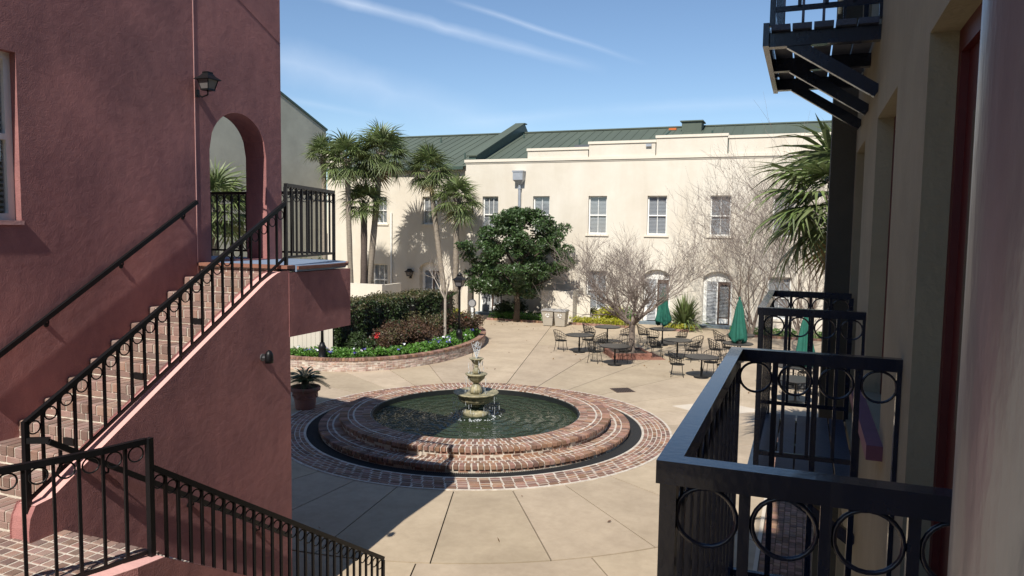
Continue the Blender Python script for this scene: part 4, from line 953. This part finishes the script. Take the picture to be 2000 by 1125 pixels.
strip('ground_cover', -3.3, 3.5, 37.6, 38.5, .35, LIME, 2500, 'bright green strip along the wall behind the middle umbrella')
strip('ground_cover', -6.6, -5.1, 38.0, 38.8, .25, YELL, 500, 'short green strip under the spiky palmetto shrub')
pm = empty('palmetto_shrub', (-5.7, 39.1, 0), 'round spiky palmetto shrub between the two glazed doors', 'shrub'); 
B = MB()
for k in range(300):
    a = random.random()*6.283; e = R(random.uniform(8, 85)); L = random.uniform(1.3, 2.1); d = Vector((math.cos(a)*math.cos(e), math.sin(a)*math.cos(e)*.8, math.sin(e))); s = d.cross(Vector((0, 0, 1))).normalized()*.042; b0 = Vector((-5.7, 39.1, .15)); m_ = b0+d*L*.6; e_ = b0+d*L-Vector((0, 0, .28*L*math.cos(e)))
    B.add([b0-s*.5, b0+s*.5, m_+s, m_-s, e_], [(0, 1, 2, 3), (3, 2, 4)])
o = B.build('fronds', PALM, pm); o['kind'] = 'stuff'
# potted cycad
pc = (-12.7, 16.75, 0); cy = empty('clay_pot', pc, 'large round terracotta pot standing beside the fountain paving', 'pot')
MB().lathe([(.25, 0), (.27, .05), (.30, .3), (.35, .48), (.36, .5), (.41, .52), (.42, .60), (.40, .63), (.35, .62), (.34, .55)], 36, pc).build('body', TERRA2, cy, True)
MB().lathe([(.305, .30), (.32, .32), (.315, .34)], 36, pc).build('band', TERRA2, cy, True)
B = MB()
for k in range(6): 
    a0 = k*1.047
    B.tube([(pc[0]+.335*math.cos(a0+t_*.21), pc[1]+.335*math.sin(a0+t_*.21), .43-.09*math.sin(math.pi*t_/4)) for t_ in range(5)], .014, 5)
B.build('garland', TERRA2, cy); MB().lathe([(.34, .54), (.01, .57)], 24, pc).build('soil', SOIL, cy)
cyc = empty('sago_palm', (pc[0], pc[1], .56), 'dark green sago palm growing in the terracotta pot', 'plant')
MB().lathe([(.10, .55), (.12, .62), (.1, .74), (.05, .78)], 12, pc).build('trunk', PTRUNKD, cyc, True)
def cycfrond(e):
    B = MB(); n = 26; sp_ = []
    for i in range(n+1):
        q = i/n; x = .74*q*math.cos(e)+.1*q*q; z = .74*q*math.sin(e)-.42*q*q*(.6+math.cos(e)*.6); sp_.append(Vector((x, 0, z)))
    B.tube(sp_[::3], .006, 4)
    for i in range(3, n+1):
        L = .15*math.sin(math.pi*min(1, .16+.8*i/n))
        for s in (-1, 1):
            p = sp_[i]; q = p+Vector((.07, s*L, .03)); B.add([p+Vector((-.017, 0, 0)), p+Vector((.017, 0, 0)), q+Vector((.02, 0, 0)), q], [(0, 1, 2, 3)])
    return B.mesh('frond', mat('cycad_leaf', (.075, .12, .05), .4, rnd=.3, transl=.1))
for e, n in ((78, 5), (60, 8), (42, 10), (22, 9)):
    me = cycfrond(R(e))
    for k in range(n): inst('frond', me, cyc, (pc[0], pc[1], .74), 6.283*k/n+e+jit(.15), (.82, .82, .9))
# ================================================================ tree planter, tables, chairs, umbrellas
tp = empty('tree_planter', (-6.6, 29.6, 0), 'low square terracotta brick kerb round the spreading bare tree', 'planter')
Mq = Matrix.Rotation(R(28), 3, 'Z'); c0 = Vector((-6.55, 29.55, 0)); sp = []
for side in range(4):
    for c in range(2):
        for k in range(7):
            a = side*90+28; Q = Matrix.Rotation(R(a), 3, 'Z'); p = c0 + Q @ Vector((-.66+.215*k+(.05 if c else 0), -.75+.02*c, .05+.1*c)); sp.append(((p.x, p.y, p.z), (.205, .13, .09), R(a)))
lay_bricks(tp, sp, TERRA); MB().box(c0+Vector((0, 0, .08)), (1.42, 1.42, .16), M=Mq).build('soil', SOIL, tp)
mtp = empty('terracotta_paving', (-6.3, 29.4, 0), kind='structure'); MB().box((-6.3, 29.5, .004), (2.1, 1.9, .008), M=Matrix.Rotation(R(28), 3, 'Z')).build('paving_sheet', TERRA, mtp)
def make_table():
    root = empty('bistro_table', (0, 0, 0)); 
    MB().lathe([(.01, .715), (.56, .715), (.575, .725), (.575, .735), (.56, .74), (.01, .735)], 40).build('tabletop', TABM, root, world=False)
    MB().torus((0, 0, .715), .57, .014, 'z', 40, 6).build('rim', IRON, root, True, False)
    MB().lathe([(.05, .03), (.04, .08), (.03, .2), (.045, .3), (.03, .4), (.03, .6), (.07, .7)], 14).build('pedestal', IRON, root, True, False)
    MB().lathe([(.26, 0), (.26, .03), (.2, .045), (.05, .06)], 24).build('base', IRON, root, True, False)
    return root
TABM = mat('iron_mesh_top', (.06, .055, .05), .5, var=.4, vscale=30, bump=.3, bscale=60)
def make_chair():
    root = empty('wire_chair', (0, 0, 0)); B = MB()
    B.torus((0, 0, .43), .24, .011, 'z', 24, 5)
    for k in range(-5, 6):
        h_ = math.sqrt(max(.001, .235**2-(k*.042)**2)); B.bar((k*.042, -h_, .43), (k*.042, h_, .43), .013).bar((-h_, k*.042, .43), (h_, k*.042, .43), .013)
    B.build('seat', IRON, root, False, False)
    B = MB(); top = []
    for k in range(15):
        a = R(60+240*k/14); hgt = .62+.24*math.sin(math.pi*k/14)**1.3; fl = .28+.05*math.sin(math.pi*k/14)
        top.append((fl*math.cos(a), fl*math.sin(a), hgt)); B.tube([(.24*math.cos(a), .24*math.sin(a), .43), (fl*math.cos(a), fl*math.sin(a), hgt)], .0075, 4)
    B.tube(top, .011, 6)
    for zf in (.35, .7):
        B.tube([((.24+(x_*1-.24*math.cos(R(60+240*k/14)))*0)*math.cos(R(60+240*k/14))*(1+.1*zf), .24*math.sin(R(60+240*k/14))*(1+.1*zf), .43+(z_-.43)*zf) for k, (x_, y_, z_) in enumerate(top)], .008, 4)
    B.build('backrest', IRON, root, False, False)
    for sx, sy in ((1, 1), (1, -1), (-1, 1), (-1, -1)): MB().tube([(sx*.16, sy*.16, .43), (sx*.18, sy*.19, .2), (sx*.22, sy*.22, .0)], .011, 5).build('leg', IRON, root, False, False)
    return root
tproto, cproto = make_table(), make_chair(); tu = cu = False
tabs = [((-8.55, 29.4), 'the table nearest the flower bed', (175, 20, 80)), ((-8.15, 32.5), 'the table before the yellow shrub', (185, -5)), ((-6.5, 27.15), 'the table just left of the tree planter', (170, 75)),
        ((-5.75, 32.9), 'the table under the left umbrella', (180, 250, 0)), ((-4.6, 29.8), 'the table right of the tree planter', (200, 40, -40)), ((-3.18, 26.1), 'the frontmost table right of the tree planter', (190, 75, 30)),
        ((-2.3, 30.0), 'the table under the middle umbrella', (185, 120)), ((-2.4, 32.6), 'the table behind the middle umbrella', (180,)), ((-.1, 23.3), 'the table seen through the balcony railing', (200, 100, 320)), ((-.2, 25.6), 'the table under the right umbrella', (180, 60, 300))]
for (x, y), ph, chs in tabs:
    o = tproto if not tu else copy_tree(tproto); tu = True; o.location = (x, y, 0); tag(o, ('round black iron patio table, ' + ph), 'table', 'round patio tables')
    for k, a in enumerate(chs):
        c = cproto if not cu else copy_tree(cproto); cu = True; rr = .82; c.location = (x+rr*math.cos(R(a)), y+rr*math.sin(R(a)), 0); c.rotation_euler = (0, 0, R(a+180)); 
        aa = a % 360; sd = 'right' if aa < 45 or aa > 315 else ('far' if aa < 135 else ('left' if aa < 225 else 'near'))
        sd = {(-4.6, 40): 'far right', (-4.6, -40): 'near right', (-3.18, 75): 'far', (-3.18, 30): 'right'}.get((x, a), sd)
        tag(c, f'black wire chair {sd} of {ph}', 'chair', 'wire patio chairs')
def umbrella(x, y, ztop, zbot, label):
    root = empty('closed_umbrella', (x, y, 0), label, 'umbrella', 'closed green umbrellas'); n = 32; B = MB()
    prof = [(.03, 1.0), (.07, .93), (.12, .8), (.19, .5), (.25, .25), (.29, .08), (.27, 0), (.2, .02)]
    for r, q in prof:
        for j in range(n):
            t_ = 6.283*j/n; rr = r*(1+.26*math.cos(8*t_+q*1.5)+.13*math.cos(3*t_+2*q+x)+.06*math.sin(13*t_+5*q)); B.v.append((x+rr*math.cos(t_), y+rr*math.sin(t_), zbot+(ztop-zbot)*q + ((.05*math.cos(8*t_)+.07*math.sin(3*t_+y)) if q < .1 else 0)))
    for i in range(len(prof)-1):
        for j in range(n): B.f.append((i*n+j, i*n+(j+1) % n, (i+1)*n+(j+1) % n, (i+1)*n+j))
    B.build('canopy', GREENU, root, True); MB().tube([(x, y, .0), (x, y, ztop+.03)], .02, 8).build('pole', BARK, root)
    MB().lathe([(.03, 0), (.045, .04), (.02, .1)], 10, (x, y, ztop)).build('finial', GREENU, root, True); MB().lathe([(.22, 0), (.22, .05), (.05, .09), (.04, .2)], 20, (x, y, 0)).build('base', IRON, root, True)
umbrella(-5.75, 32.9, 2.5, .95, 'closed green umbrella left of the spiky palmetto shrub'); umbrella(-2.3, 30.0, 2.45, .8, 'largest closed green umbrella in the middle of the patio'); umbrella(.1, 25.7, 2.4, .72, 'closed green umbrella partly hidden by the balcony railing')

# fallen leaves
lf = [(random.gauss(-14, 2.2), random.gauss(36.6, 1.2)) for _ in range(90)] + [(random.uniform(-12, -1), random.uniform(24, 37)) for _ in range(60)] + [(random.gauss(-6.5, 1.6), random.gauss(29.3, 1.3)) for _ in range(60)] + [(random.uniform(-8, -2), random.uniform(9.5, 13)) for _ in range(5)]
o = leaves('fallen_leaves', mat('dead_leaf', (.16, .09, .04), .8, rnd=.4), None, [(x, y, .014+random.random()*.02) for x, y in lf], .085, .5, 6); tag(o, 'scattered small dead leaves lying on the courtyard concrete', 'leaves', kind='stuff')
